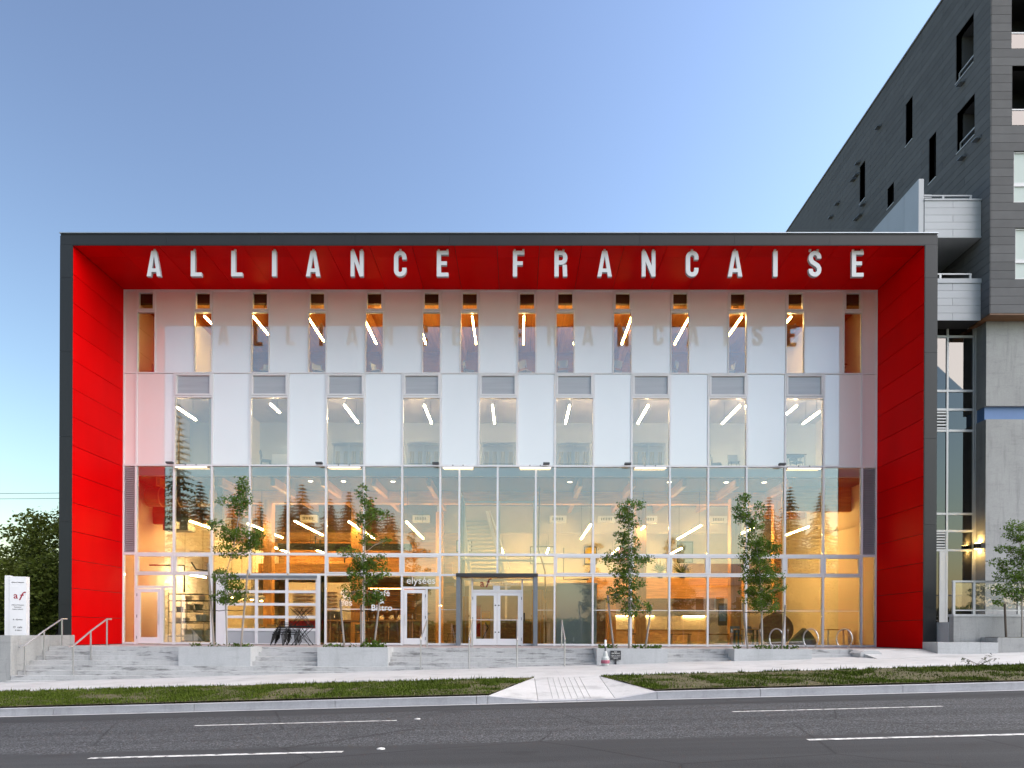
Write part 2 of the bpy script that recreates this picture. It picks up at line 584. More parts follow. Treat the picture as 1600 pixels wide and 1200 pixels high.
KX = [-28 + 3.1 * i for i in range(20)]
def kerb_top(x):
    # the kerb dips to road level at the crossing ramp
    if 1.25 <= x <= 2.95:
        return -1.0
    if 0.15 < x < 1.25: return -0.868 - 0.132 * (x - 0.15) / 1.1
    if 2.95 < x < 3.85: return -0.868 - 0.132 * (3.85 - x) / 0.9
    return -0.868
cuts = sorted(set([round(v, 2) for v in KX if not 0.15 < v < 3.85] + [0.15, 1.25, 2.1, 2.95, 3.85]))
for a, b in zip(cuts[:-1], cuts[1:]):
    m = MB()
    g = 0.006
    ta, tb = kerb_top(a), kerb_top(b)
    q = []
    for (x, y) in ((a + g, -13.08), (b - g, -13.08), (b - g, -12.88), (a + g, -12.88)):
        q.append((x, y, -1.4 + G * x))
    for (x, y, tt) in ((a + g, -13.055, ta), (b - g, -13.055, tb), (b - g, -12.88, tb), (a + g, -12.88, ta)):
        q.append((x, y, tt + G * x))
    m.v = q
    m.f = [(0, 3, 2, 1), (4, 5, 6, 7), (0, 1, 5, 4), (1, 2, 6, 5), (2, 3, 7, 6), (3, 0, 4, 7)]
    m.build('kerb_stone', 'curb', kerb)
m = MB(); sloped_box(m, 31, 70, -13.08, -12.88, -0.868, -1.4); m.build('kerb_stone', 'curb', kerb)
sheet('gutter', 'walk', -70, 70, -13.2, -13.07, lambda x, y: z_road(x, -13.2) + 0.006, 2, 1)
m = MB(); sloped_box(m, -70, 70, -26.35, -26.1, -0.9, -1.5); tag(m.build('far_kerb', 'curb'), kind='structure')

# lane dashes and road studs
marks = MB()
for y, w, xs in ((-16.05, 0.05, ((-4.88, -1.32), (4.55, 8.2), (-14.4, -10.8), (14.0, 17.6))), (-19.6, 0.05, ((-4.5, -1.36), (4.35, 8.0), (-13.9, -10.3), (13.8, 17.4)))):
    for a, b in xs:
        m = MB()
        m.v = [(a, y - w, z_road(a, y - w) + 0.005), (b, y - w, z_road(b, y - w) + 0.005), (b, y + w, z_road(b, y + w) + 0.005), (a, y + w, z_road(a, y + w) + 0.005)]
        m.f = [(0, 1, 2, 3)]
        tag(m.build('lane_dash', 'paint'), kind='structure')
for x, y, w in ((-0.98, -15.9, 'between the lane dashes nearer the kerb'), (-0.92, -19.45, 'nearer the camera after the front lane dash')):
    z = z_road(x, y)
    tag(MB().lathe(x, y, [(0.055, z), (0.05, z + 0.012), (0.025, z + 0.018)], 10).build('road_stud', 'paint'), 'small white round road stud ' + w, 'road stud', 'road studs')

# grass strip in two lengths either side of the crossing ramp
soil_m = MB()
def strip(x0a, x0b, x1a, x1b):
    n = 40
    b = len(soil_m.v)
    for i in range(n + 1):
        f = i / n
        xr, xf = x0a + (x1a - x0a) * f, x0b + (x1b - x0b) * f
        for k in range(5):
            h = k / 4
            x = xr + (xf - xr) * h
            y = -10.0 - 2.88 * h
            bumpz = 0.05 * noise.noise(Vector((x * 0.9, y * 1.3, 0))) + 0.03 * noise.noise(Vector((x * 3, y * 3, 5)))
            if k in (0, 4): bumpz *= 0.3
            soil_m.v.append((x, y, z_grass(x, y) + 0.015 + bumpz))
    for i in range(n):
        for k in range(4):
            a = b + i * 5 + k
            soil_m.f.append((a, a + 1, a + 6, a + 5))
strip(-30, -30, 1.25, 0.15)
strip(2.95, 3.85, 30, 30)
soil = soil_m.build('verge_soil', 'soil'); tag(soil, kind='structure')

blades = MB()
rg = random.Random(3)
cnt = 0
while cnt < 90000:
    x = rg.uniform(-17.5, 18.5)
    y = rg.uniform(-12.86, -10.02)
    h = (-10.0 - y) / 2.88
    if 1.25 - 1.1 * h < x < 2.95 + 0.9 * h:
        continue
    dens = noise.noise(Vector((x * 0.55, y * 0.9, 2.0))) + 0.5 * noise.noise(Vector((x * 2.2, y * 2.2, 9.0)))
    bare = 0.32 if x < -1 else 0.16
    if x > 10: bare = 0.05
    if dens > bare and rg.random() < 0.88:
        continue
    z = z_grass(x, y) + 0.0
    hh = rg.uniform(0.03, 0.075) * (1.25 if y > -10.25 else 1.0) * (1.7 if rg.random() < 0.04 else 1.0)
    a = rg.uniform(0, math.pi)
    w = 0.014
    dx, dy = math.cos(a) * w, math.sin(a) * w
    lx, ly = rg.uniform(-0.05, 0.05), rg.uniform(-0.05, 0.05)
    b = len(blades.v)
    blades.v += [(x - dx, y - dy, z), (x + dx, y + dy, z), (x + lx, y + ly, z + hh)]
    blades.f.append((b, b + 1, b + 2))
    cnt += 1
tag(blades.build('verge_grass', 'grass'), 'short patchy green grass on the verge between kerb and sidewalk', 'grass', kind='stuff')

# crossing ramp: pale concrete flags fanning from the sidewalk to the dropped kerb
ramp_o = MB()
def flag(pts):
    mm = MB()
    mm.v = [(x, y, z) for x, y, z in pts] + [(x, y, z - 0.12) for x, y, z in pts]
    n = len(pts)
    mm.f = [tuple(range(n)), tuple(range(2 * n - 1, n - 1, -1))] + [(i, n + i, n + (i + 1) % n, (i + 1) % n) for i in range(n)]
    return mm
def zr(x, y):
    h = (-10.0 - y) / 2.88
    return (1 - h) * (z_walk(x, -10.0) + 0.004) + h * (-0.998 + G * x)
base = flag([(x, y, zr(x, y) - 0.006) for x, y in ((1.25, -12.88), (2.95, -12.88), (2.95, -9.9), (1.25, -9.9))]).build('crossing_ramp', 'walk')
tag(base, kind='structure')
wing = lambda pts: flag(pts).build('ramp_flag', 'walk', base)
xs_b = [1.25, 1.58, 1.72, 1.86, 2.0, 2.14, 2.28, 2.42, 2.95]
xs_t = [1.25, 1.58, 1.72, 1.86, 2.0, 2.14, 2.28, 2.42, 2.95]
for i in range(len(xs_b) - 1):
    g = 0.008
    pts = []
    for x, y in ((xs_b[i] + g, -12.88), (xs_b[i + 1] - g, -12.88), (xs_t[i + 1] - g, -10.02), (xs_t[i] + g, -10.02)):
        pts.append((x, y, zr(x, y) + 0.004))
    wing(pts)
wing([(0.16, -12.88, -0.868 + G * 0.16), (1.245, -12.88, -0.996 + G * 1.245), (1.245, -10.02, zr(1.245, -10.02)), (1.22, -10.02, z_walk(1.22, -10) + 0.01)])
wing([(2.955, -12.88, -0.996 + G * 2.955), (3.84, -12.88, -0.868 + G * 3.84), (2.98, -10.02, z_walk(2.98, -10) + 0.01), (2.955, -10.02, zr(2.955, -10.02))])
# sidewalk flags: sawn joints
for i in range(-14, 15):
    x = i * 1.55 + 0.4
    m = MB()
    m.v = [(x, -9.98, z_walk(x, -9.98) + 0.002), (x + 0.018, -9.98, z_walk(x, -9.98) + 0.002), (x + 0.018, -6.5, z_walk(x, -6.5) + 0.002), (x, -6.5, z_walk(x, -6.5) + 0.002)]
    m.f = [(0, 1, 2, 3)]
    m.build('sawn_joint', 'curb', walk)

# plaza and steps
plaza = bx('plaza', 'pave', -15.34, 20.0, -4.6, 16.0, -2.4, 0.0)
tag(plaza, kind='structure')
for i in range(-10, 13):
    bx('plaza_edging', 'step', i * 1.55 - 0.6 + 0.005 if i > -10 else -15.33, i * 1.55 + 0.95 - 0.005 if i < 12 else 12.1, -4.62, -4.2, -0.15, 0.004, plaza)
steps = bx('steps', 'step', -15.34, 12.2, -4.91, -4.625, -2.4, -0.15)
tag(steps, kind='structure')
for i in range(2, 8):
    xe = {2: 12.2, 3: 10.5, 4: 5.2, 5: 1.5, 6: -3.5, 7: -8.5}[i]
    bx('step', 'step', -15.34, xe, -4.62 - 0.29 * i, -4.625 - 0.29 * (i - 1), -2.4, -0.15 * i, steps)
# sloping apron at the right where plaza and sidewalk run together
m = MB()
m.v = [(12.2, -6.3, z_walk(12.2, -6.3) + 0.004), (22, -6.3, z_walk(22, -6.3) + 0.004), (22, -3.6, 0.06), (12.2, -4.7, 0.006), (12.2, -6.3, -1.5), (22, -6.3, -1.5), (22, -3.6, -1.5), (12.2, -4.7, -1.5)]
m.f = [(0, 1, 2, 3), (4, 7, 6, 5), (0, 4, 5, 1), (1, 5, 6, 2), (2, 6, 7, 3), (3, 7, 4, 0)]
tag(m.build('apron', 'walk'), kind='structure')

# ================================================================== the cultural centre
HW, ZT, FD, FT = 15.46, 14.59, 3.27, 0.445          # half width, soffit height, frame depth, frame thickness
PITCH, X0 = 1.567, -14.92
XK = lambda k: X0 + PITCH * k
bld = thing('cultural_centre', 'white and glass cultural centre set inside a deep red and grey box frame', 'building', (0, 0, 0))

# shell
m = MB()
m.box(-HW - FT + 0.02, -HW - 0.04, -FD + 0.03, 14.0, -0.6, ZT + FT - 0.14)
bm_ = m.build('side_wall', 'grey', bld)
m = MB(); m.box(HW + 0.04, HW + FT - 0.02, -FD + 0.03, 14.0, -0.6, ZT + FT - 0.14); m.build('side_wall', 'grey', bld)
m = MB(); m.box(-HW - FT + 0.02, HW + FT - 0.02, -FD + 0.03, 14.0, ZT + 0.06, ZT + FT - 0.145); m.build('roof_slab', 'grey', bld)
m = MB(); m.box(-HW - FT + 0.02, HW + FT - 0.02, 13.8, 14.1, -0.6, ZT + 0.05); m.build('rear_wall', 'grey', bld)
# grey fascia caps round the frame mouth, jointed
zc = [-0.1, 1.5, 4.5, 7.6, 10.7, 13.4, ZT]
for s in (-1, 1):
    for a, b in zip(zc[:-1], zc[1:]):
        xa, xb = (-HW - FT, -HW - 0.002) if s < 0 else (HW + 0.002, HW + FT)
        bx('fascia_panel', 'grey', xa, xb, -FD, -FD + 0.02, a + 0.004, b - 0.004, bld)
xc = [-HW - FT] + [-HW + 30.92 * i / 9 for i in range(1, 9)] + [HW + FT]
for a, b in zip(xc[:-1], xc[1:]):
    bx('fascia_panel', 'grey', a + 0.003, b - 0.003, -FD, -FD + 0.02, ZT + 0.002, ZT + FT - 0.12, bld)
bx('top_reveal', 'dark', -HW - FT + 0.01, HW + FT - 0.01, -FD + 0.02, -FD + 0.2, ZT + FT - 0.13, ZT + FT - 0.02, bld)
bx('coping', 'coping', -HW - FT - 0.02, HW + FT + 0.02, -FD - 0.02, 0.4, ZT + FT - 0.03, ZT + FT, bld)
bx('roof_flashing', 'coping', -15.2, HW, -FD + 0.25, -FD + 0.28, ZT + FT, ZT + FT + 0.08, bld)
bx('edge_trim', 'dark', -HW - 0.004, -HW + 0.02, -FD + 0.004, -FD + 0.03, -0.05, ZT - 0.02, bld)
bx('edge_trim', 'dark', HW - 0.02, HW + 0.004, -FD + 0.004, -FD + 0.03, -0.05, ZT - 0.02, bld)
bx('edge_trim', 'dark', -HW + 0.02, HW - 0.02, -FD + 0.004, -FD + 0.03, ZT - 0.025, ZT + 0.001, bld)
# red lining of the two fins: panels one metre high
zr_ = [0.012 + 1.0413 * i for i in range(15)]
for s in (-1, 1):
    for a, b in zip(zr_[:-1], zr_[1:]):
        x0, x1 = (-HW - 0.03, -HW) if s < 0 else (HW, HW + 0.03)
        bx('red_panel', 'red', x0, x1, -FD + 0.035, -0.005, a + 0.009, b - 0.009, bld)
# red soffit panels
xs_ = [-HW + 0.0 + 30.92 * i / 20 for i in range(21)]
for a, b in zip(xs_[:-1], xs_[1:]):
    for y0, y1 in ((-FD + 0.035, -2.45), (-2.45, -0.01)):
        bx('soffit_panel', 'red', a + 0.008, b - 0.008, y0 + 0.004, y1 - 0.004, ZT, ZT + 0.03, bld)

# interior floors, ceilings, walls
bx('ground_floor', 'floor', -15.4, 15.4, 0.14, 13.7, 0.004, 0.02, bld)
bx('upper_floor', 'floorup', -15.4, 15.4, 0.30, 13.7, 7.22, 7.34, bld)
bx('hall_ceiling', 'hallceil', -15.4, 15.4, 0.30, 13.7, 6.95, 7.0, bld)
bx('slab_edge', 'alu', -15.4, 15.4, 0.16, 0.30, 6.98, 7.34, bld)
bx('upper_floor', 'floorup', -15.4, 15.4, 0.30, 13.7, 11.02, 11.14, bld)
bx('office_ceiling', 'ceil', -15.4, 15.4, 0.30, 13.7, 10.86, 10.9, bld)
bx('slab_edge', 'alu', -15.4, 15.4, 0.16, 0.30, 10.9, 11.14, bld)
for i in range(22):
    a = -15.4 + 1.4 * i
    bx('ceiling_board', 'timbery', a, a + 1.385, 0.1, 9.0, 14.50, 14.53, bld)
for i in range(8):
    a = -13.6 + 3.9 * i
    bx('roof_beam', 'timbery', a - 0.12, a + 0.12, 0.37, 9.0, 14.02, 14.499, bld)
bx('roof_edge_beam', 'brown', -15.4, 15.4, 0.2, 0.36, 14.13, 14.499, bld)  # timber beam coloured near black to look unlit behind the top panes
for s in (-1, 1):
    xa, xb = (-15.42, -15.40) if s < 0 else (15.40, 15.42)
    bx('inner_wall', 'cream', xa, xb, 0.1, 13.7, 0.0, 14.5, bld)
bx('back_wall', 'ceil', -2.4, 15.4, 10.5, 10.6, 0.02, 6.95, bld)
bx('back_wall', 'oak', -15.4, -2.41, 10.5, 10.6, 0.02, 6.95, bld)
bx('service_duct', 'black', -10.9, -4.4, 5.2, 5.5, 4.55, 4.85, bld)
for x in (-14.2, -11.6, -9.4, -7.3, -5.2, -2.9, 3.4, 5.6, 7.7, 9.9, 12.1):
    bx('ceiling_joist', 'timbery', x - 0.09, x + 0.09, 0.35, 6.6, 6.62, 6.949, bld)
bx('back_wall', 'greywall', -15.4, 15.4, 5.6, 5.7, 8.75, 10.86, bld)
bx('back_wall', 'cream', -15.4, 15.4, 5.6, 5.7, 7.34, 8.745, bld)
bx('back_wall', 'walnut', -15.4, 15.4, 6.0, 6.1, 11.14, 14.5, bld)
for x in (-12.0,):
    bx('partition', 'cream', x - 0.06, x + 0.06, 0.32, 5.6, 7.34, 10.86, bld)
for x in (-13.2, 13.4):
    bx('partition', 'cream', x - 0.06, x + 0.06, 1.2, 6.0, 11.14, 13.95, bld)
# mezzanine slab at the back of the tall hall with glulam edge
bx('mezzanine_slab', 'ceil', -15.4, -2.5, 6.6, 10.5, 3.35, 3.55, bld)
bx('mezzanine_slab', 'ceil', 4.3, 12.3, 6.6, 10.5, 2.45, 2.6, bld)
bx('mezzanine_edge_beam', 'timberx', -12.3, -2.5, 6.42, 6.6, 3.5, 3.98, bld)
bx('mezzanine_edge_beam', 'timberx', 4.3, 12.3, 6.42, 6.6, 2.3, 2.85, bld)
bx('mezzanine_upstand', 'timberx', 4.3, 12.3, 6.45, 6.55, 2.852, 3.32, bld)
bx('kitchen_wall', 'cream', -12.82, -12.7, 2.2, 10.5, 0.02, 4.8, bld)
# glulam columns, hall
for x, y, w in ((-10.59, 3.2, 0.38), (-6.54, 3.2, 0.46), (-3.1, 6.2, 0.36), (5.2, 4.0, 0.38), (6.4, 3.2, 0.46), (10.5, 2.6, 0.46), (12.6, 3.2, 0.36)):
    bx('timber_column', 'timber', x - w / 2, x + w / 2, y - w / 2, y + w / 2, 0.02, 6.55 if x not in (5.2,) else 2.3, bld)
for y in (3.2, 6.9):
    bx('hall_beam', 'timberx', -15.4, 15.4, y - 0.16, y + 0.16, 6.4, 6.949, bld)
bx('bulkhead', 'timberx', 12.4, 15.4, 2.0, 2.2, 5.9, 6.95, bld)
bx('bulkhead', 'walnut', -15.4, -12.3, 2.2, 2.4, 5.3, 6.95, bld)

# curtain wall --------------------------------------------------
Y0, Y1 = -0.035, 0.12
def vert(x, z0, z1, w=0.075):
    bx('mullion', 'alu', x - w / 2, x + w / 2, Y0, Y1, z0, z1, bld)
def rail(x0, x1, z, h=0.085, name='transom'):
    bx(name, 'alu', x0, x1, Y0 + 0.004, Y1 - 0.004, z - h / 2, z + h / 2, bld)
def pane(x0, x1, z0, z1, parent=None, mat='glass'):
    return bx('pane', mat, x0, x1, 0.03, 0.045, z0, z1, parent or bld)
def awning(x0, x1, z0, z1, w=0.05, name='window', mat='glass'):
    f = MB().ring(x0, x1, z0, z1, w, Y0 - 0.012, 0.09).build(name, 'alu', bld)
    pane(x0 + w, x1 - w, z0 + w, z1 - w, f, mat)
    return f
def spandrel(x0, x1, z0, z1):
    bx('spandrel_panel', 'spandrel', x0 + 0.006, x1 - 0.006, 0.0, 0.05, z0 + 0.006, z1 - 0.006, bld)
H = 0.0375
ZL = [0.04, 2.89, 3.73, 7.37, 11.17, 14.55]
vert(-HW + 0.03, 0.0, 14.55, 0.05); vert(HW - 0.03, 0.0, 14.55, 0.05)
rail(-HW, HW, 14.56, 0.06, 'head_flashing')
# top storey: slim windows in an irregular rhythm between white panels
WIN4 = [(0, .5), (1.5, 2), (3, 3.5), (4.5, 5), (6, 6.5), (7.5, 8), (8.5, 9), (10, 10.5), (11, 11.5), (12.5, 13), (14, 14.5), (15.5, 16), (17, 17.5), (18.5, 19)]
edges = [-HW + 0.055] + [v for a, b in WIN4 for v in (XK(a), XK(b))] + [HW - 0.055]
for i in range(0, len(edges), 2):
    spandrel(edges[i], edges[i + 1], 11.2, 14.53)
for a, b in WIN4:
    xa, xb = XK(a), XK(b)
    bx('mullion', 'alu', xa, xa + 0.04, Y0, Y1, 11.2, 14.53, bld)
    bx('mullion', 'alu', xb - 0.04, xb, Y0, Y1, 11.2, 14.53, bld)
    awning(xa + 0.042, xb - 0.042, 13.74, 14.52, 0.06, mat='glass3')
    rail(xa + 0.041, xb - 0.041, 13.69, 0.07)
    pane(xa + 0.04, xb - 0.04, 11.2, 13.66)
rail(-HW + 0.06, HW - 0.06, 11.17, 0.05)
# office storey: wide windows alternate with white panels
for k in range(0, 20):
    bx('mullion', 'alu', XK(k) - 0.035, XK(k) + 0.035, Y0 + 0.002, Y1, 7.41, 11.14, bld)
for k in range(19):
    xa, xb = XK(k) + 0.036, XK(k + 1) - 0.036
    if k % 2 == 0:
        spandrel(xa, xb, 7.41, 11.14)
    else:
        awning(xa + 0.002, xb - 0.002, 10.24, 11.13, 0.07, mat='ventgrey')
        rail(xa, xb, 10.19, 0.08)
        pane(xa, xb, 7.42, 10.15)
spandrel(-HW + 0.056, XK(0) - 0.036, 7.41, 11.14)
spandrel(XK(19) + 0.036, HW - 0.056, 7.41, 11.14)
rail(-HW + 0.06, HW - 0.06, 7.37, 0.07)
# tall hall glazing
VX = [k for k in range(20) if k not in (9, 10)] + [8.5, 9.5, 10.5]
VX.sort()
for k in VX:
    zb = 2.93 if k in (8.5, 10.5, 9.5) else 0.0
    if k in (3, 4): zb = 2.93
    vert(XK(k), zb, 7.33)
for ka, kb in zip(VX[:-1], VX[1:]):
    xa, xb = XK(ka) + H, XK(kb) - H
    pane(xa, xb, 3.78, 7.32)
    rail(xa, xb, 3.73, 0.10)
    rail(xa, xb, 2.89, 0.08)
    if ka in (0, 1, 5, 6, 7) or ka >= 11:
        awning(xa + 0.01, xb - 0.01, 2.94, 3.67, 0.055)
    else:
        pane(xa, xb, 2.94, 3.67)
# louvre strips at both ends
for s in (-1, 1):
    xa, xb = (-HW + 0.06, XK(0) - H) if s < 0 else (XK(19) + H, HW - 0.06)
    for i in range(40):
        z = 3.80 + 0.088 * i
        b = MB()
        b.v = [(xa, -0.02, z), (xb, -0.02, z), (xb, 0.06, z + 0.06), (xa, 0.06, z + 0.06), (xa, -0.02, z + 0.012), (xb, -0.02, z + 0.012), (xb, 0.06, z + 0.072), (xa, 0.06, z + 0.072)]
        b.f = [(0, 3, 2, 1), (4, 5, 6, 7), (0, 1, 5, 4), (1, 2, 6, 5), (2, 3, 7, 6), (3, 0, 4, 7)]
        b.build('louvre_slat', 'louver', bld)
    bx('louvre_back', 'louver', xa, xb, 0.065, 0.08, 3.78, 7.32, bld)
    rail(xa, xb, 3.73, 0.10)
    pane(xa, xb, 0.08, 3.67)
    rail(xa, xb, 0.05, 0.07, 'sill')

# ground storey
def sill(xa, xb): rail(xa, xb, 0.05, 0.07, 'sill')
def door_leaf(x0, x1, z0, z1, hinge=-1, y=-0.02, name='door', pull=True):
    d = MB().ring(x0, x1, z0, z1, 0.13, y - 0.02, y + 0.05, wb=0.26, wt=0.14).build(name, 'alu', bld)
    bx('pane', 'glass2', x0 + 0.13, x1 - 0.13, y + 0.01, y + 0.022, z0 + 0.26, z1 - 0.14, d)
    for zz in (z0 + 0.25, (z0 + z1) / 2, z1 - 0.25):
        hx = x0 - 0.012 if hinge < 0 else x1 + 0.012
        MB().tube([(hx, y - 0.03, zz - 0.06), (hx, y - 0.03, zz + 0.06)], 0.012, 6).build('hinge', 'dkgrey', d)
    if pull:
        px_ = x1 - 0.065 if hinge < 0 else x0 + 0.065
        MB().tube([(px_, y - 0.022, 0.82), (px_, y - 0.07, 0.85), (px_, y - 0.07, 1.25), (px_, y - 0.022, 1.28)], 0.012, 6).build('handle', 'steel', d)
    return d
# kitchen door bay
xa, xb = XK(0) + H, XK(1) - H
xd = -13.86
rail(xa, xb, 2.36, 0.09)
pane(xa, xb, 2.41, 2.85)
bx('door_jamb', 'alu', xd, xd + 0.09, Y0, Y1, 0.02, 2.31, bld)
door_leaf(xa + 0.05, xd - 0.01, 0.03, 2.28)
bx('door_jamb', 'alu', xa, xa + 0.04, Y0, Y1, 0.02, 2.31, bld)
pane(xd + 0.09, xb, 0.09, 2.31); sill(xd + 0.09, xb)
xa, xb = XK(1) + H, XK(2) - H
pane(xa, xb, 0.09, 2.85); sill(xa, xb)
# overhead glazed door of the cafe
bx('dark_side_light', 'dglass', XK(2) + H, -11.58, 0.03, 0.045, 0.09, 2.85, bld)
bx('door_jamb', 'alu', -11.58, -11.2, -0.06, 0.14, 0.0, 2.85, bld)
bx('door_jamb', 'alu', -7.42, -7.31, -0.06, 0.14, 0.0, 2.85, bld)
bx('dark_side_light', 'dglass', -7.31, XK(5) - H, 0.03, 0.045, 0.09, 2.85, bld)
bx('door_head', 'portal', -11.2, -7.42, -0.08, 0.14, 2.74, 2.846, bld)
dz = [0.0, 0.62, 1.14, 1.66, 2.18, 2.735]
dx = [-11.19, -9.93, -8.68, -7.43]
od = MB()
for x in dx:
    od.box(max(x - 0.06, -11.195), min(x + 0.06, -7.425), -0.03, 0.06, 0.02, 2.735)
for x0_, x1_ in zip(dx[:-1], dx[1:]):
    for z in dz:
        od.box(x0_ + 0.06, x1_ - 0.06, -0.026, 0.056, max(z - 0.055, 0.02), min(z + 0.055, 2.735))
od = od.build('overhead_door', 'alu', bld)
for i in range(3):
    for j in range(5):
        a, b = dx[i] + 0.06, dx[i + 1] - 0.06
        z0, z1 = dz[j] + 0.055, dz[j + 1] - 0.055
        if j == 0:
            bx('solid_panel', 'wpanel', a, b, 0.0, 0.03, z0, z1, od)
        else:
            bx('pane', 'glass2', a, b, 0.01, 0.02, z0, z1, od)
# cafe windows and door
for k in (5, 6):
    xa, xb = XK(k) + H, XK(k + 1) - H
    p_ = pane(xa, xb, 0.09, 2.85, mat='glass2'); sill(xa, xb)
    bx('film_strip', 'white_vinyl', xa, xb, 0.024, 0.028, 1.46, 1.49, bld)
text_mesh('window_lettering', 'Café', 0.36, 'white_vinyl', (-4.78 + 0.0, 0.02, 2.02), bld, offset=0.004)
text_mesh('window_lettering', '&', 0.36, 'white_vinyl', (-4.78, 0.02, 1.72), bld, offset=0.004)
text_mesh('window_lettering', 'Bistro', 0.36, 'white_vinyl', (-4.78, 0.02, 1.42), bld, offset=0.004)
text_mesh('window_lettering', 'él', 0.40, 'white_vinyl', (-6.35, 0.02, 2.05), bld)
text_mesh('window_lettering', 'ys', 0.40, 'white_vinyl', (-6.22, 0.02, 1.86), bld)
text_mesh('window_lettering', 'ées', 0.40, 'white_vinyl', (-6.25, 0.02, 1.62), bld)
xa, xb = XK(7) + H, XK(8) - H
xd = -2.97
rail(xa, xb, 2.36, 0.09)
pane(xa, xb, 2.41, 2.85)
text_mesh('window_lettering', 'elysées', 0.40, 'white_vinyl', ((xa + xb) / 2, 0.02, 2.53), bld, sx=1.05)
bx('door_jamb', 'alu', xa, xa + 0.04, Y0, Y1, 0.02, 2.31, bld)
bx('door_jamb', 'alu', xd, xd + 0.08, Y0, Y1, 0.02, 2.31, bld)
door_leaf(xa + 0.05, xd - 0.01, 0.03, 2.28, hinge=1)
pane(xd + 0.08, xb, 0.09, 2.31); sill(xd + 0.08, xb)
# sidelights by the portal, right hand glazing
for ka, kb in ((8, 8.5), (10.5, 11)):
    xa, xb = XK(ka) + H, XK(kb) - H
    pane(xa, xb, 0.09, 2.85, mat='glass2'); sill(xa, xb)
    bx('film_strip', 'white_vinyl', xa, xb, 0.024, 0.028, 1.46, 1.475, bld)
for k in range(11, 19):
    xa, xb = XK(k) + H, XK(k + 1) - H
    pane(xa, xb, 0.09, 2.85, mat='glass2'); sill(xa, xb)
    if k > 11:
        bx('film_strip', 'white_vinyl', xa, xb, 0.024, 0.028, 1.46, 1.485, bld)
# glazed vestibule box rising two storeys behind the entrance
for k in (8.5, 10.5):
    x = XK(k)
    for y in (1.25, 2.4):
        bx('vestibule_post', 'alu', x - 0.05, x + 0.05, y - 0.05, y + 0.05, 0.02, 6.4, bld)
    for z in (2.9, 3.75, 6.35):
        bx('vestibule_rail', 'alu', x - 0.03, x + 0.03, 0.13, 1.199, z - 0.04, z + 0.04, bld)
        bx('vestibule_rail', 'alu', x - 0.03, x + 0.03, 1.301, 2.349, z - 0.04, z + 0.04, bld)
    for y0, y1 in ((0.13, 1.2), (1.3, 2.35)):
        for z0, z1 in ((0.03, 2.85), (2.95, 3.7), (3.8, 6.3)):
            bx('pane', 'glass2', x - 0.006, x + 0.006, y0, y1, z0, z1, bld)
for z in (2.9, 3.75, 6.35):
    bx('vestibule_rail', 'alu', XK(8.5) + 0.051, XK(10.5) - 0.051, 2.37, 2.43, z - 0.04, z + 0.04, bld)
bx('vestibule_post', 'alu', XK(9.5) - 0.04, XK(9.5) + 0.04, 2.37, 2.43, 2.941, 6.309, bld)
# entrance portal and double doors
pa, pb = XK(8.5) - 0.08, XK(10.5) + 0.08
bx('portal_post', 'portal', pa, pa + 0.17, -0.42, 0.12, 0.0, 2.79, bld)
bx('portal_post', 'portal', pb - 0.17, pb, -0.42, 0.12, 0.0, 2.79, bld)
bx('portal_head', 'portaldk', pa - 0.01, pb + 0.01, -0.46, 0.12, 2.79, 2.93, bld)
da, db = -0.99, 0.99
cx_ = (pa + pb) / 2
da, db = cx_ - 0.99, cx_ + 0.99
for x in (da - 0.07, db):
    bx('door_jamb', 'alu', x, x + 0.07, -0.05, 0.10, 0.0, 2.77, bld)
bx('door_transom', 'alu', da, db, -0.05, 0.10, 2.20, 2.29, bld)
pane(da, db, 2.29, 2.77, mat='glass2')
pane(pa + 0.17, da - 0.07, 0.09, 2.77, mat='glass2'); sill(pa + 0.17, da - 0.07)
pane(db + 0.07, pb - 0.17, 0.09, 2.77, mat='glass2'); sill(db + 0.07, pb - 0.17)
for s in (-1, 1):
    d = door_leaf(da + 0.005 if s < 0 else cx_ + 0.005, cx_ - 0.005 if s < 0 else db - 0.005, 0.02, 2.19, hinge=s, pull=False)
    xl = (da + 0.13, cx_ - 0.13) if s < 0 else (cx_ + 0.13, db - 0.13)
    MB().tube([(xl[0], -0.07, 1.05), (xl[1], -0.07, 1.05)], 0.016, 6).build('push_bar', 'steel', d)
    for zz in (0.55, 1.65):
        MB().tube([(cx_ + s * 0.07, -0.05, zz), (cx_ + s * 0.07, -0.035, zz)], 0.03, 8).build('pull_fixing', 'dkgrey', d)
text_mesh('window_lettering', 'a', 0.42, 'signred', (cx_ - 0.62, 0.02, 2.42), bld, offset=0.004)
text_mesh('window_lettering', 'f', 0.52, 'signred', (cx_ - 0.44, 0.02, 2.40), bld, shear=0.35, offset=0.004)
text_mesh('window_lettering', 'Alliance Française', 0.19, 'white_vinyl', (cx_ + 0.22, 0.02, 2.50), bld)
text_mesh('window_lettering', 'Vancouver', 0.12, 'white_vinyl', (cx_ + 0.30, 0.02, 2.38), bld)
bx('door_operator', 'alu', cx_ - 0.17, cx_ + 0.12, -0.07, 0.0, 2.29, 2.46, bld)
MB().box(db + 0.09, db + 0.15, -0.07, -0.02, 1.0, 1.35).build('intercom', 'black', bld)

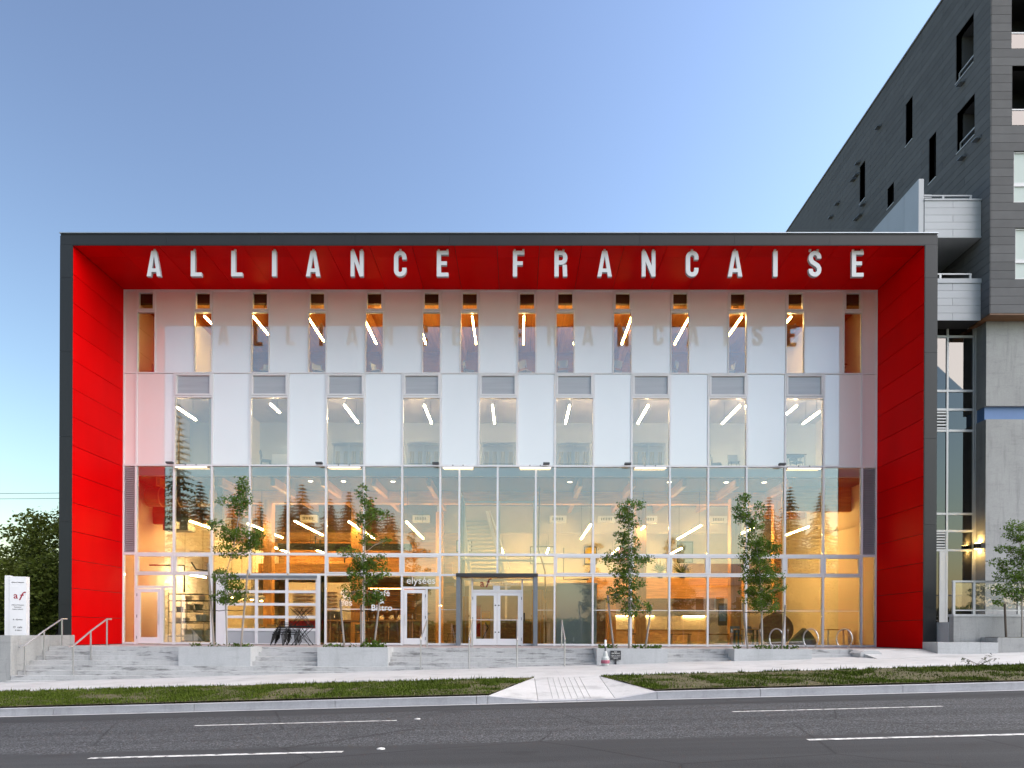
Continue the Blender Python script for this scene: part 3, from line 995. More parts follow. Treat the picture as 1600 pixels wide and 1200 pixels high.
# ------------------------------------------------------------------ facade sign
sign = thing('facade_sign', 'row of tall metal capital letters reading ALLIANCE FRANCAISE hung under the red soffit', 'sign', (0, -3.0, ZT))
LZ0, LH, LT = 13.57, 0.94, 0.155
def stroke(pts, t):
    """abutting quads along a centre line"""
    P = [Vector(p) for p in pts]
    L_, R_ = [], []
    for i, p in enumerate(P):
        d0 = (P[i] - P[i - 1]).normalized() if i else None
        d1 = (P[i + 1] - P[i]).normalized() if i < len(P) - 1 else None
        d = (d0 + d1).normalized() if d0 and d1 else (d0 or d1)
        n = Vector((-d.y, d.x))
        k = 1.0 / max(0.4, n.dot(Vector((-d0.y, d0.x)))) if d0 else 1.0
        L_.append(p + n * t / 2 * k); R_.append(p - n * t / 2 * k)
    return [[L_[i], L_[i + 1], R_[i + 1], R_[i]] for i in range(len(P) - 1)]
def arc(cx, cz, rx, rz, a0, a1, n=7):
    return [(cx + rx * math.cos(R(a0 + (a1 - a0) * i / n)), cz + rz * math.sin(R(a0 + (a1 - a0) * i / n))) for i in range(n + 1)]
def letter(c, w, h=LH, t=LT):
    if c == 'I': return [[(0, 0), (w, 0), (w, h), (0, h)]]
    if c == 'L': return [[(0, 0), (t, 0), (t, h), (0, h)], [(t, 0), (w, 0), (w, t * .9), (t, t * .9)]]
    if c in 'EF':
        q = [[(0, 0), (t, 0), (t, h), (0, h)], [(t, h - t * .9), (w, h - t * .9), (w, h), (t, h)], [(t, h * .44), (w * .86, h * .44), (w * .86, h * .44 + t * .9), (t, h * .44 + t * .9)]]
        if c == 'E': q.append([(t, 0), (w, 0), (w, t * .9), (t, t * .9)])
        return q
    if c == 'A':
        hi, k = h * 0.80, t * 0.95
        xi = lambda z: k + (w / 2 - k) * z / hi
        return [[(0, 0), (k, 0), (w / 2, hi), (w / 2, h), (w / 2 - t * .6, h)], [(w - k, 0), (w, 0), (w / 2 + t * .6, h), (w / 2, h), (w / 2, hi)],
                [(xi(h * .17), h * .17), (w - xi(h * .17), h * .17), (w - xi(h * .31), h * .31), (xi(h * .31), h * .31)]]
    if c == 'N':
        t = t * 0.9
        return [[(0, 0), (t, 0), (t, h), (0, h)], [(w - t, 0), (w, 0), (w, h), (w - t, h)], [(t, h), (t, h * .58), (w - t, 0), (w - t, h * .42)]]
    g = t / 2
    r = w / 2 - g
    if c == 'C':
        return stroke([(w - g, h * .66)] + arc(w / 2, h - g - r, r, r, 0, 180) + arc(w / 2, g + r, r, r, 180, 360) + [(w - g, h * .34)], t)
    if c == 'S':
        return stroke([(w - g, h * .70)] + arc(w / 2, h - g - r, r, r, 0, 180) + [(g, h * .68), (g + r * .35, h * .57), (w - g - r * .35, h * .43), (w - g, h * .32)] + arc(w / 2, g + r, r, r, 0, -180) + [(g, h * .30)], t)
    if c == 'R':
        rr = min(r, h * .2)
        q = [[(0, 0), (t, 0), (t, h), (0, h)]]
        q += stroke([(t, h - g)] + arc(w - g - rr, h - g - rr, rr, rr, 90, 0) + arc(w - g - rr, h * .46 + g + rr, rr, rr, 0, -90) + [(t, h * .46 + g)], t)
        q.append([(w - t, 0), (w, 0), (w - .02, h * .46 - .001), (w - t - .02, h * .46 - .001)])
        return q
SIGN = [('A', -12.87, -12.35), ('L', -11.25, -10.85), ('L', -9.76, -9.35), ('I', -8.26, -8.1), ('A', -7.01, -6.49), ('N', -5.37, -4.9), ('C', -3.78, -3.32), ('E', -2.21, -1.78),
        ('F', 0.58, 1.0), ('R', 2.1, 2.57), ('A', 3.67, 4.2), ('N', 5.29, 5.79), ('C', 6.9, 7.36), ('A', 8.43, 8.96), ('I', 10.08, 10.24), ('S', 11.37, 11.83), ('E', 12.94, 13.37)]
HANG = {'A': (.5,), 'L': (.3,), 'I': (.5,), 'N': (.15, .85), 'C': (.5,), 'E': (.15, .9), 'F': (.15, .9), 'R': (.15, .7), 'S': (.15, .75)}
for c, xa, xb in SIGN:
    m = MB()
    for poly in letter(c, xb - xa):
        m.prism([(xa + p[0], LZ0 + p[1]) for p in poly], -3.02, -2.90)
    lo = m.build('letter', 'letter', sign)
    lo.data.materials.append(MT['letter_side'])
    for f in lo.data.polygons:
        if f.center.y > -0.019: f.material_index = 1  # returns, and backs darkened in colour so their mirror image reads as backlit
    for f in HANG[c]:
        x = xa + (xb - xa) * f
        bx('hanger_rod', 'white', x - 0.035, x + 0.035, -2.99, -2.93, LZ0 + LH + 0.001, ZT - 0.001, lo)

# ------------------------------------------------------------------ facade light bars and floodlights at the hall head
for i, (a, b) in enumerate(((-13.28, -11.95), (-7.0, -5.65), (-2.28, -1.02), (0.86, 2.15), (5.55, 6.85), (11.78, 13.15))):
    t = thing('facade_light_bar', '%s white light bar from the left, fixed on the band above the tall hall glazing' % ORD[i], 'light', (a, -0.1, 7.3), 'light bars above the hall glazing')
    bx('housing', 'alu', a, b, -0.14, -0.045, 7.27, 7.34, t)
    bx('lens', 'bar', a + 0.02, b - 0.02, -0.13, -0.06, 7.255, 7.269, t)
    for x in (a + (b - a) * .33, a + (b - a) * .66):
        MB().tube([(x, -0.1, 7.34), (x, -0.1, 7.39)], 0.02, 6).build('bracket', 'black', t)
for i, x in enumerate((-13.4, -7.3, -2.55, 1.95, 5.25, 11.5)):
    t = thing('floodlight', '%s small dark floodlight from the left on a short arm above the hall glazing' % ORD[i], 'floodlight', (x, -0.05, 7.42), 'floodlights above the hall glazing')
    MB().tube([(x, -0.03, 7.42), (x, -0.22, 7.43)], 0.018, 6).build('arm', 'dkgrey', t)
    MB().box(x - 0.13, x + 0.13, -0.36, -0.18, 7.37, 7.44).build('head', 'dkgrey', t)

# ------------------------------------------------------------------ interior lights
def linear_light(label, x, y0, y1, z, mat, zc, group):
    t = thing('linear_light', label, 'light', (x, (y0 + y1) / 2, z), group)
    bx('housing', 'alu', x - 0.035, x + 0.035, y0, y1, z + 0.02, z + 0.07, t)
    bx('diffuser', mat, x - 0.03, x + 0.03, y0 + 0.01, y1 - 0.01, z - 0.03, z + 0.019, t)
    for y in (y0 + 0.3, y1 - 0.3):
        MB().tube([(x, y, z + 0.07), (x, y, zc)], 0.006, 4).build('suspension_wire', 'black', t)
for i, (x, b) in enumerate(((-12.23, 1.0), (-10.2, 1.95), (-7.95, 2.6), (-5.64, 2.9), (-3.4, 2.9), (-1.12, 2.9), (1.02, 2.9), (3.3, 2.9), (5.47, 2.9), (7.85, 2.9), (10.0, 2.1), (12.03, 1.0))):
    linear_light('%s glowing ceiling tube from the left behind the slim top floor windows' % ORD[i], x, 0.2, b, 13.6, 'tube', 14.0, 'top floor light tubes')
for i, (x, a, b) in enumerate(((-13.62, 0.7, 2.45), (-9.5, 0.3, 1.4), (-6.45, 0.4, 2.85), (-3.12, 0.4, 2.85), (-0.27, 0.4, 2.85), (2.94, 0.4, 2.85), (6.2, 0.4, 2.85), (10.0, 0.4, 2.86), (12.35, 0.4, 1.5), (13.63, 1.15, 2.84))):
    linear_light('%s glowing tube from the left behind the middle row of wide windows' % ORD[i], x, a, b, 10.0, 'tube2', 10.86, 'office light tubes')
HALL = [(-13.2, 1.05, 3.2), (-10.98, 1.7, 6.1), (-8.7, 1.0, 5.2), (-6.42, 1.1, 6.3), (-3.95, 1.05, 6.3), (3.98, 1.7, 6.3), (6.4, 2.2, 4.6), (8.8, 1.85, 6.2), (11.3, 2.4, 5.4), (13.6, 2.1, 4.7)]
for i, (x, a, b) in enumerate(HALL):
    linear_light('%s hanging light tube from the left in the tall ground floor hall' % ORD[i], x, a, b, 5.25, 'tube', 6.95, 'hall light tubes')
for i, (x, y, b) in enumerate(((-9.9, 6.9, 9.6), (-7.7, 6.9, 9.6), (-11.8, 6.9, 9.6), (9.2, 7.0, 9.8), (6.0, 7.0, 9.8), (2.4, 7.2, 9.8), (0.0, 7.4, 9.6))):
    linear_light('short light tube deep at the back of the hall, %s' % ('above the bar', 'right of the bar', 'beside the kitchen', 'far right', 'right of the stair', 'behind the entrance', 'over the stair foot')[i], x, y, b, 4.9, 'tube', 5.6, 'rear hall light tubes')
for i, (x, y, b, z) in enumerate(((-14.6, 3.2, 5.6, 3.2), (-13.2, 3.4, 5.4, 3.2))):  # tubes added only to brighten the kitchen bay
    linear_light('%s low light tube added to brighten the kitchen bay at the far left' % ('left', 'right')[i], x, y, b, z, 'tube2', 6.95, 'added kitchen light tubes')
for i, x in enumerate((-8.0, -6.6, -4.5, 3.0, 5.6, 7.2, 9.6, 11.2)):
    t = thing('downlight', '%s round downlight from the left in the hall ceiling near the glass' % ORD[i], 'downlight', (x, 0.9, 6.94), 'hall downlights')
    MB().lathe(x, 0.9, [(0.12, 6.92), (0.12, 6.949)], 12).build('trim_ring', 'white', t)
    MB().lathe(x, 0.9, [(0.085, 6.912), (0.085, 6.919)], 12).build('lens', 'down', t)
for i, (x, y, z) in enumerate(((-12.0, 2.5, 2.12), (-11.55, 2.5, 2.06), (-11.1, 2.5, 2.02), (-10.65, 2.45, 1.97), (-11.6, 4.2, 2.5))):
    t = thing('pendant_lamp', '%s warm glass pendant lamp from the left behind the overhead cafe door' % ORD[i], 'pendant lamp', (x, y, z), 'cafe pendant lamps')
    MB().tube([(x, y, z + 0.2), (x, y, 6.9)], 0.008, 4).build('cord', 'black', t)
    MB().lathe(x, y, [(0.05, z + 0.2), (0.16, z + 0.12), (0.17, z + 0.02), (0.10, z - 0.04)], 12).build('shade', 'clearpl', t)
    MB().lathe(x, y, [(0.03, z - 0.09), (0.075, z - 0.06), (0.05, z - 0.041)], 10).build('bulb', 'bulb', t)
t = thing('pendant_lamp', 'copper pendant lamp hanging beside the cafe door', 'pendant lamp', (-2.55, 1.6, 1.9))
MB().tube([(-2.55, 1.6, 2.0), (-2.55, 1.6, 6.9)], 0.015, 5).build('cord', 'oak', t)
MB().lathe(-2.55, 1.6, [(0.05, 2.02), (0.12, 1.9), (0.10, 1.72)], 12).build('shade', 'timber', t)
MB().lathe(-2.55, 1.6, [(0.03, 1.66), (0.07, 1.69), (0.04, 1.719)], 10).build('bulb', 'bulb', t)

# ------------------------------------------------------------------ interior furniture
def make_chair(name, label, mats, loc, group):
    """shell chair with four splayed legs; faces -y"""
    x, y, z = loc
    t = thing(name, label, 'chair', loc, group)
    MB().box(x - 0.21, x + 0.21, y - 0.20, y + 0.20, z + 0.43, z + 0.465).build('seat', mats[0], t)
    b = MB()
    pts = [(x + 0.21 * math.sin(R(a)), y + 0.20 + 0.05 * math.cos(R(a)) - 0.05) for a in range(-90, 91, 30)]
    for (a0, b0), (a1, b1) in zip(pts[:-1], pts[1:]):
        q = len(b.v)
        b.v += [(a0, b0, z + 0.55), (a1, b1, z + 0.55), (a1, b1 + 0.05, z + 0.84), (a0, b0 + 0.05, z + 0.84), (a0, b0 + 0.025, z + 0.55), (a1, b1 + 0.025, z + 0.55), (a1, b1 + 0.075, z + 0.84), (a0, b0 + 0.075, z + 0.84)]
        b.f += [tuple(q + i for i in f) for f in ((0, 1, 2, 3), (5, 4, 7, 6), (3, 2, 6, 7), (0, 4, 5, 1), (0, 3, 7, 4), (1, 5, 6, 2))]
    b.build('backrest', mats[0], t)
    for sx in (-1, 1):
        MB().tube([(x + sx * 0.15, y - 0.15, z + 0.43), (x + sx * 0.21, y - 0.22, z)], 0.014, 5).build('leg', mats[1], t)
        MB().tube([(x + sx * 0.19, y + 0.22, z + 0.62), (x + sx * 0.17, y + 0.17, z + 0.44), (x + sx * 0.21, y + 0.24, z)], 0.014, 5).build('leg', mats[1], t)
    return t
def make_table(name, label, x0, x1, y0, y1, z, h, mats, group=None, cat='table'):
    t = thing(name, label, cat, ((x0 + x1) / 2, (y0 + y1) / 2, z), group)
    bx('tabletop', mats[0], x0, x1, y0, y1, z + h - 0.04, z + h, t)
    for x in (x0 + 0.05, x1 - 0.05):
        for y in (y0 + 0.05, y1 - 0.05):
            bx('leg', mats[1], x - 0.03, x + 0.03, y - 0.03, y + 0.03, z, z + h - 0.041, t)
    return t
# cafe: high communal table, chairs, bar counter, back bar
make_table('communal_table', 'long oak communal table just inside the cafe window', -6.85, -4.0, 0.75, 1.45, 0.02, 1.0, ('oak', 'oak'))
c0 = make_chair('cafe_chair', 'curved dark wood cafe chair, leftmost at the communal table', ('walnut', 'walnut'), (-6.55, 0.55, 0.02), 'cafe window chairs')
for x, r_, w in ((-5.75, 0.3, 'second'), (-5.05, -0.2, 'third'), (-4.35, 0.25, 'fourth')):
    copy_thing(c0, (x, 0.5, 0.02), r_, 'curved dark wood cafe chair, %s from the left at the communal table' % w)
copy_thing(c0, (-3.35, 1.6, 0.02), 2.2, 'curved dark wood cafe chair seen through the glass of the cafe door')
copy_thing(c0, (-1.95, 1.4, 0.02), -0.6, 'curved dark wood chair in the narrow pane left of the entrance portal')
t = thing('bar_counter', 'dark walnut bar counter with oak top across the back of the cafe', 'counter', (-5.0, 4.3, 0.02))
bx('counter_front', 'walnut', -10.3, -3.6, 4.0, 4.6, 0.02, 1.05, t)
bx('counter_top', 'oak', -10.4, -3.5, 3.9, 4.7, 1.051, 1.11, t)
for i in range(12):
    x = -10.2 + 0.55 * i
    bx('front_slat', 'oak', x, x + 0.05, 3.96, 3.999, 0.1, 1.0, t)
t = thing('back_bar_shelves', 'tall brown back bar with rows of shelves behind the cafe counter', 'shelves', (-5.4, 6.0, 0.02))
bx('back_panel', 'timberx', -6.6, -4.3, 6.1, 6.15, 0.02, 2.75, t)
for j in range(7):
    bx('shelf', 'walnut', -6.6, -4.3, 5.78, 6.099, 0.9 + 0.29 * j, 0.93 + 0.29 * j, t)
for x in (-6.65, -4.3):
    bx('side_panel', 'walnut', x, x + 0.05, 5.78, 6.15, 0.02, 2.75, t)
bx('light_strip', 'under', -6.55, -4.35, 6.0, 6.05, 2.70, 2.72, t)
rgb_ = random.Random(11)
for i in range(14):
    x = -6.5 + 0.16 * i
    z = 0.93 + 0.29 * (i % 3)
    tag(MB().lathe(x, 5.92, [(0.035, z), (0.035, z + 0.13), (0.012, z + 0.17), (0.012, z + 0.22)], 8).build('bottle', ('dglass', 'white', 'oak')[i % 3] if i % 3 else 'dkgrey'),
        'small bottle standing on the cafe back bar shelves', 'bottle', 'bottles on the back bar')
for i, x in enumerate((-5.6, -5.15, -4.75)):
    tag(MB().lathe(x, 4.2, [(0.10, 1.111), (0.14, 1.2), (0.05, 1.34)], 12).build('cake_stand', 'cream'), ('pale dish on the bar counter, left of three', 'pale dish on the bar counter, middle of three', 'pale dish on the bar counter, right of three')[i], 'dish', 'dishes on the bar')
t = thing('wall_shelves', 'cream wall of slim slatted menu shelves behind the overhead cafe door', 'shelves', (-7.6, 6.0, 0.02))
bx('back_panel', 'cream', -10.8, -7.0, 6.05, 6.1, 0.02, 3.0, t)
for j in range(6):
    for a in (-10.4, -9.2):
        bx('shelf', 'walnut', a, a + 1.0, 5.92, 6.049, 1.55 + 0.19 * j, 1.575 + 0.19 * j, t)
t = thing('bench_seat', 'long low bench with red cushions inside the overhead cafe door', 'bench', (-8.1, 1.0, 0.02))
bx('base', 'walnut', -8.9, -7.5, 0.75, 1.25, 0.02, 0.62, t)
for i in range(3):
    a = -8.85 + 0.45 * i
    MB().box(a, a + 0.43, 0.72, 1.2, 0.622, 0.98 + 0.02 * i).build('cushion', 'redcloth', t)
t = thing('espresso_machine', 'dark boxy coffee machine on the bar counter', 'coffee machine', (-8.0, 4.3, 1.11))
MB().box(-8.4, -7.6, 4.1, 4.5, 1.111, 1.5).build('body', 'dkgrey', t)
MB().tube([(-8.2, 4.05, 1.35), (-8.2, 4.0, 1.22)], 0.03, 6).build('group_head', 'steel', t)
MB().tube([(-7.8, 4.05, 1.35), (-7.8, 4.0, 1.22)], 0.03, 6).build('group_head', 'steel', t)
c1 = make_chair('dining_chair', 'brown dining chair behind the overhead cafe door, left of four', ('oak', 'walnut'), (-10.5, 1.6, 0.02), 'dining chairs behind the overhead door')
for x, y, r_, w in ((-9.8, 1.4, 0.4, 'second of four'), (-9.2, 1.7, -0.3, 'third of four'), (-8.95, 2.7, 0.9, 'right of four')):
    copy_thing(c1, (x, y, 0.02), r_, 'brown dining chair behind the overhead cafe door, ' + w)
make_table('dining_table', 'square oak dining table behind the overhead cafe door', -10.7, -9.3, 2.0, 2.8, 0.02, 0.75, ('oak', 'walnut'))

# kitchen bay: racks, bins, pots, duct
def rack(label, x0, x1, y0, y1, zs):
    t = thing('wire_rack', label, 'rack', ((x0 + x1) / 2, y0, 0.02), 'kitchen racks')
    for x in (x0, x1):
        for y in (y0, y1):
            MB().tube([(x, y, 0.02), (x, y, zs[-1] + 0.1)], 0.018, 5).build('post', 'galv', t)
    for z in zs:
        bx('shelf', 'dkgrey', x0, x1, y0, y1, z, z + 0.03, t)
    return t
rack('steel kitchen rack full of pale bins behind the second ground floor pane from the left', -13.75, -12.0, 1.45, 1.95, (0.1, 0.62, 0.95, 1.45, 1.85))
rack('second kitchen rack standing further back by the kitchen wall', -14.9, -13.3, 2.6, 3.1, (0.3, 0.9, 1.4, 1.9, 2.2))
def bin_(x, y, z, w, h, d, label, mat='bin'):
    t = thing('storage_bin', label, 'bin', (x, y, z), 'bins on the kitchen rack')
    m = MB()
    m.v = [(x - w * .42, y - d * .42, z), (x + w * .42, y - d * .42, z), (x + w * .42, y + d * .42, z), (x - w * .42, y + d * .42, z), (x - w / 2, y - d / 2, z + h), (x + w / 2, y - d / 2, z + h), (x + w / 2, y + d / 2, z + h), (x - w / 2, y + d / 2, z + h)]
    m.f = [(0, 3, 2, 1), (4, 5, 6, 7), (0, 1, 5, 4), (1, 2, 6, 5), (2, 3, 7, 6), (3, 0, 4, 7)]
    m.build('tub', mat, t)
    MB().box(x - w / 2 - 0.015, x + w / 2 + 0.015, y - d / 2 - 0.015, y + d / 2 + 0.015, z + h + 0.001, z + h + 0.03).build('lid', mat, t)
k = 0
for z, xs, w, h in ((0.131, (-13.5, -13.05, -12.55), 0.38, 0.2), (0.37, (-13.5, -13.05, -12.55), 0.40, 0.2), (0.981, (-13.05, -12.8, -12.45), 0.22, 0.26), (1.481, (-13.5, -13.1, -12.3), 0.2, 0.2), (1.881, (-12.9, -12.4), 0.3, 0.18)):
    row = {0.131: 'bottom row', 0.37: 'second row', 0.981: 'middle shelf', 1.481: 'fourth shelf', 1.881: 'top shelf'}[z]
    for i, x in enumerate(xs):
        bin_(x, 1.7, z, w, h, 0.36, '%s storage bin on the kitchen rack, %s, %s from the left' % ('pale' if z < 1.4 else 'small', row, ORD[i]), 'bin' if z < 1.4 else ('cream', 'dkgrey', 'yellow')[i % 3])
for i, (x, z, mt) in enumerate(((-14.6, 0.931, 'cream'), (-14.2, 0.931, 'steel'), (-13.7, 1.431, 'white'), (-14.5, 1.431, 'dkgrey'), (-14.1, 1.931, 'cream'))):
    tag(MB().lathe(x, 2.85, [(0.13, z), (0.16, z + 0.2), (0.15, z + 0.22)], 12).build('cooking_pot', mt), '%s round pot from the left on the rear kitchen rack' % ORD[i], 'pot', 'pots on the rear rack')
t = thing('air_duct', 'fat brown ventilation duct hanging across the kitchen ceiling', 'duct', (-13.5, 1.6, 6.2))
MB().tube([(-15.2, 1.5, 6.35), (-12.4, 1.5, 6.35)], 0.42, 16).build('duct_barrel', 'walnut', t)
for x in (-14.6, -13.8, -13.0):
    MB().tube([(x, 1.5, 6.35), (x + 0.05, 1.5, 6.35)], 0.44, 16).build('duct_seam', 'oak', t)
t = thing('fan_coil_unit', 'dark fan coil unit hung from rods in the leftmost tall bay', 'air unit', (-14.2, 2.0, 4.9))
MB().box(-14.7, -13.6, 1.7, 2.4, 4.95, 5.5).build('casing', 'dkgrey', t)
MB().lathe(-14.15, 1.68, [(0.2, 5.0), (0.22, 5.3)], 12).build('fan_ring', 'galv', t)
for x in (-14.6, -13.7):
    MB().tube([(x, 2.0, 5.5), (x, 2.0, 6.94)], 0.01, 4).build('hanger_rod', 'galv', t)
for i, pts in enumerate((((-14.9, 1.0, 3.35), (-13.4, 1.0, 3.35), (-13.4, 1.0, 2.2)), ((-13.2, 1.2, 3.5), (-13.0, 1.2, 3.2), (-11.9, 1.2, 3.05)), ((-9.0, 5.0, 5.2), (-9.0, 5.0, 4.7), (-7.2, 5.0, 4.7), (-7.2, 5.0, 3.9)), ((-8.8, 5.1, 5.0), (-8.8, 5.1, 4.5), (-7.6, 5.1, 4.5), (-7.6, 5.1, 3.9)), ((1.75, 1.8, 6.9), (1.7, 1.8, 4.2), (2.0, 1.8, 3.2), (2.05, 1.8, 0.1)), ((3.0, 4.6, 4.6), (3.0, 4.6, 3.1), (4.2, 4.6, 3.1)))):
    tag(MB().tube(pts, 0.035, 6).build('pipe', ('black', 'dkgrey', 'black', 'black', 'walnut', 'dkgrey')[i]), ('thin dark pipe turning down above the kitchen door', 'dark pipe sloping across the second bay transom', 'upper bent black pipe on the back wall above the cafe', 'lower bent black pipe on the back wall above the cafe', 'brown pipe dropping right of the entrance portal', 'grey conduit bending right of the entrance')[i], 'pipe', 'exposed pipes')
for i, (x, y) in enumerate(((-9.73, 6.3), (-4.06, 6.3), (2.83, 6.3), (5.27, 6.3), (7.38, 6.3), (10.87, 6.3))):
    t = thing('wall_vent', '%s small white grille from the left high at the back of the hall' % ORD[i], 'vent', (x, y, 6.25), 'rear hall grilles')
    MB().box(x - 0.42, x + 0.42, y - 0.05, y + 0.3, 6.08, 6.42).build('box', 'white', t)
    for j in range(7):
        bx('grille_bar', 'dkgrey', x - 0.28 + 0.08 * j, x - 0.24 + 0.08 * j, y - 0.058, y - 0.0505, 6.18, 6.32, t)
bx('vent_bulkhead', 'walnut', -12.3, -3.3, 6.62, 6.72, 5.6, 6.95, bld)  # left half coloured dark to stand for shade at the rear
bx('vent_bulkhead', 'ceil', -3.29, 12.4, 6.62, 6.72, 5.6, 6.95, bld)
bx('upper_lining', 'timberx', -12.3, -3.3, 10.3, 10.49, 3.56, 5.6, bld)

# lobby: stair, red banner, yellow display, low desk
st = thing('lobby_stair', 'white steel stair climbing behind the entrance to the mezzanine', 'stair', (-0.4, 6.0, 0.02))
for i in range(16):
    z = 3.0 + 0.21 * i
    bx('tread', 'galv', -1.35 - 0.03 * i, 0.15 - 0.06 * i, 5.0 + 0.09 * i, 5.28 + 0.09 * i, z, z + 0.06, st)
m = MB(); m.prism([(0.2, 2.85), (0.36, 2.85), (-0.6, 6.4), (-0.76, 6.4)], 4.9, 5.0); m.build('stringer', 'white', st)
m = MB(); m.prism([(-1.55, 2.85), (-1.4, 2.85), (-1.75, 6.4), (-1.9, 6.4)], 4.9, 5.0); m.build('stringer', 'white', st)
MB().tube([(0.45, 4.85, 3.6), (-0.55, 4.85, 6.4)], 0.035, 6).build('handrail', 'white', st)
MB().tube([(-1.6, 4.85, 3.6), (-1.95, 4.85, 6.4)], 0.035, 6).build('handrail', 'white', st)
bx('landing', 'ceil', -2.4, 4.2, 6.6, 10.5, 2.9, 3.05, st)
for x in (-1.5, 0.25):
    bx('post', 'white', x - 0.05, x + 0.05, 5.0, 5.1, 0.02, 2.95, st)
t = thing('roll_banner', 'tall dark red banner stand seen through the left entrance door', 'banner', (-0.95, 2.6, 0.02))
bx('banner_sheet', 'redcloth', -1.12, -0.85, 2.6, 2.62, 0.35, 1.75, t)
bx('banner_foot', 'cream', -1.14, -0.83, 2.5, 2.7, 0.02, 0.35, t)
t = thing('display_stand', 'yellow leaflet display beside the red banner inside the entrance', 'display', (-0.65, 2.9, 0.02))
bx('panel', 'oak', -0.82, -0.42, 2.9, 2.94, 0.02, 1.5, t)
for z in (0.9, 1.2):
    bx('leaflet_tray', 'yellow', -0.8, -0.45, 2.85, 2.899, z, z + 0.24, t)
t = thing('reception_desk', 'dark reception desk behind the right entrance door', 'desk', (0.6, 4.0, 0.02))
bx('desk_front', 'walnut', -0.2, 1.6, 3.9, 4.4, 0.02, 1.1, t)
bx('desk_top', 'oak', -0.25, 1.65, 3.85, 4.45, 1.101, 1.15, t)
t = thing('standing_frame', 'slanting black frame leaning inside the left entrance door', 'easel', (-0.5, 2.2, 0.02))
MB().tube([(-0.85, 2.3, 0.02), (-0.5, 2.3, 0.75), (-0.62, 2.3, 0.98)], 0.03, 5).build('bar', 'black', t)
for x, w in ((-1.62, 'left'), (1.62, 'right')):
    t = thing('timber_screen', 'upright timber screen just inside the glass on the %s of the portal' % w, 'screen', (x + 0.1, 1.5, 0.02))
    for j in range(4):
        bx('board', 'timber', x - 0.2 + 0.13 * j, x - 0.08 + 0.13 * j, 1.5 + 0.02 * (j % 2), 1.54 + 0.02 * (j % 2), 0.02, 2.4 if x > 0 else 2.1, t)
    bx('rail', 'walnut', x - 0.22, x + 0.34, 1.561, 1.6, 1.2, 1.3, t)
# pale screen and right hand studio
t = thing('roller_screen', 'pale grey-green screen standing behind the glass right of the entrance', 'screen', (3.1, 0.5, 0.02))
bx('screen_sheet', 'frost', 2.42, 4.1, 0.45, 0.48, 0.02, 2.55, t)
bx('head_rail', 'alu', 2.40, 4.12, 0.43, 0.5, 2.551, 2.62, t)
t = thing('panel_door', 'glazed timber door set in the hall wall right of the pale screen', 'door', (4.6, 4.2, 0.02))
MB().ring(4.35, 5.05, 0.02, 2.2, 0.09, 4.2, 4.26).build('door_frame', 'oak', t)
bx('door_panel', 'walnut', 4.45, 4.95, 4.21, 4.24, 0.02, 2.1, t)
t = thing('kitchenette', 'long pale wall counter with a glowing light strip at the back of the right hall', 'counter', (8.8, 7.0, 0.02))
bx('cabinet', 'oak', 5.4, 10.6, 7.2, 7.8, 0.02, 0.72, t)
bx('counter_panel', 'cream', 5.4, 10.6, 7.1, 7.2, 0.74, 1.42, t)
bx('light_strip', 'under', 5.5, 7.8, 7.02, 7.09, 1.40, 1.44, t)
bx('light_strip', 'under', 9.3, 10.4, 7.02, 7.09, 1.40, 1.44, t)
bx('wall_cupboard', 'walnut', 5.6, 11.0, 7.5, 7.9, 1.75, 2.4, t)
bx('back_panel', 'greywall', 5.6, 11.4, 8.0, 8.05, 0.02, 2.44, t)
for i, (a, b, w) in enumerate(((7.6, 8.5, 'left'), (9.3, 10.6, 'middle'), (5.9, 6.8, 'behind the third planter tree'))):
    make_table('high_bench', 'slim pale trestle bench in the right hall, ' + (w if i == 2 else w + ' of the pair'), a, b, 2.2 + i * .4, 2.6 + i * .4, 0.02, 0.5, ('walnut', 'oak'), 'trestle benches', 'bench')
make_table('studio_table', 'small oak table near the right end of the studio window', 14.2, 15.2, 1.6, 2.2, 0.02, 0.72, ('oak', 'white'))
make_table('studio_table', 'oak worktable beside the timber column near the last planter tree', 10.2, 11.1, 1.2, 1.8, 0.02, 0.72, ('oak', 'dkgrey'))
c2 = make_chair('studio_chair', 'dark chair tucked at the oak worktable in the studio', ('chairgrey', 'dkgrey'), (10.4, 2.0, 0.02), 'studio chairs')
copy_thing(c2, (11.1, 2.1, 0.02), 0.5, 'dark chair to the right of the oak worktable in the studio')
t = thing('round_board', 'big brown disc leaning on edge behind the last bike racks', 'disc', (12.1, 1.5, 0.02))
MB().tube([(11.95, 1.5, 0.72), (12.0, 1.62, 0.72)], [0.7, 0.7], 28).build('disc', 'walnut', t)
t = thing('covered_heap', 'low dark covered heap on the studio floor behind the middle bike rack', 'heap', (12.9, 1.2, 0.02))
m = MB()
n = 10
for j in range(5):
    for i in range(n):
        a = 2 * math.pi * i / n
        r_ = 0.62 * math.cos(j * 0.36) * (1 + 0.18 * noise.noise(Vector((math.cos(a) * 1.5, math.sin(a) * 1.5, j * 0.5))))
        m.v.append((13.1 + r_ * math.cos(a), 1.4 + 0.6 * r_ * math.sin(a), 0.02 + 0.19 * j))
for j in range(4):
    for i in range(n):
        a, b = j * n + i, j * n + (i + 1) % n
        m.f.append((a, b, b + n, a + n))
m.f.append(tuple(range(4 * n, 5 * n)))
m.build('cloth', 'dkgrey', t, smooth=True)
t = thing('blue_notice', 'dark blue notice panel on the wall behind the last planter tree', 'notice', (10.2, 3.0, 1.0))
bx('panel', 'dkgrey', 9.9, 10.3, 3.0, 3.04, 0.9, 1.9, t)
bx('sheet', 'blue', 9.95, 10.25, 2.985, 2.999, 1.1, 1.8, t)

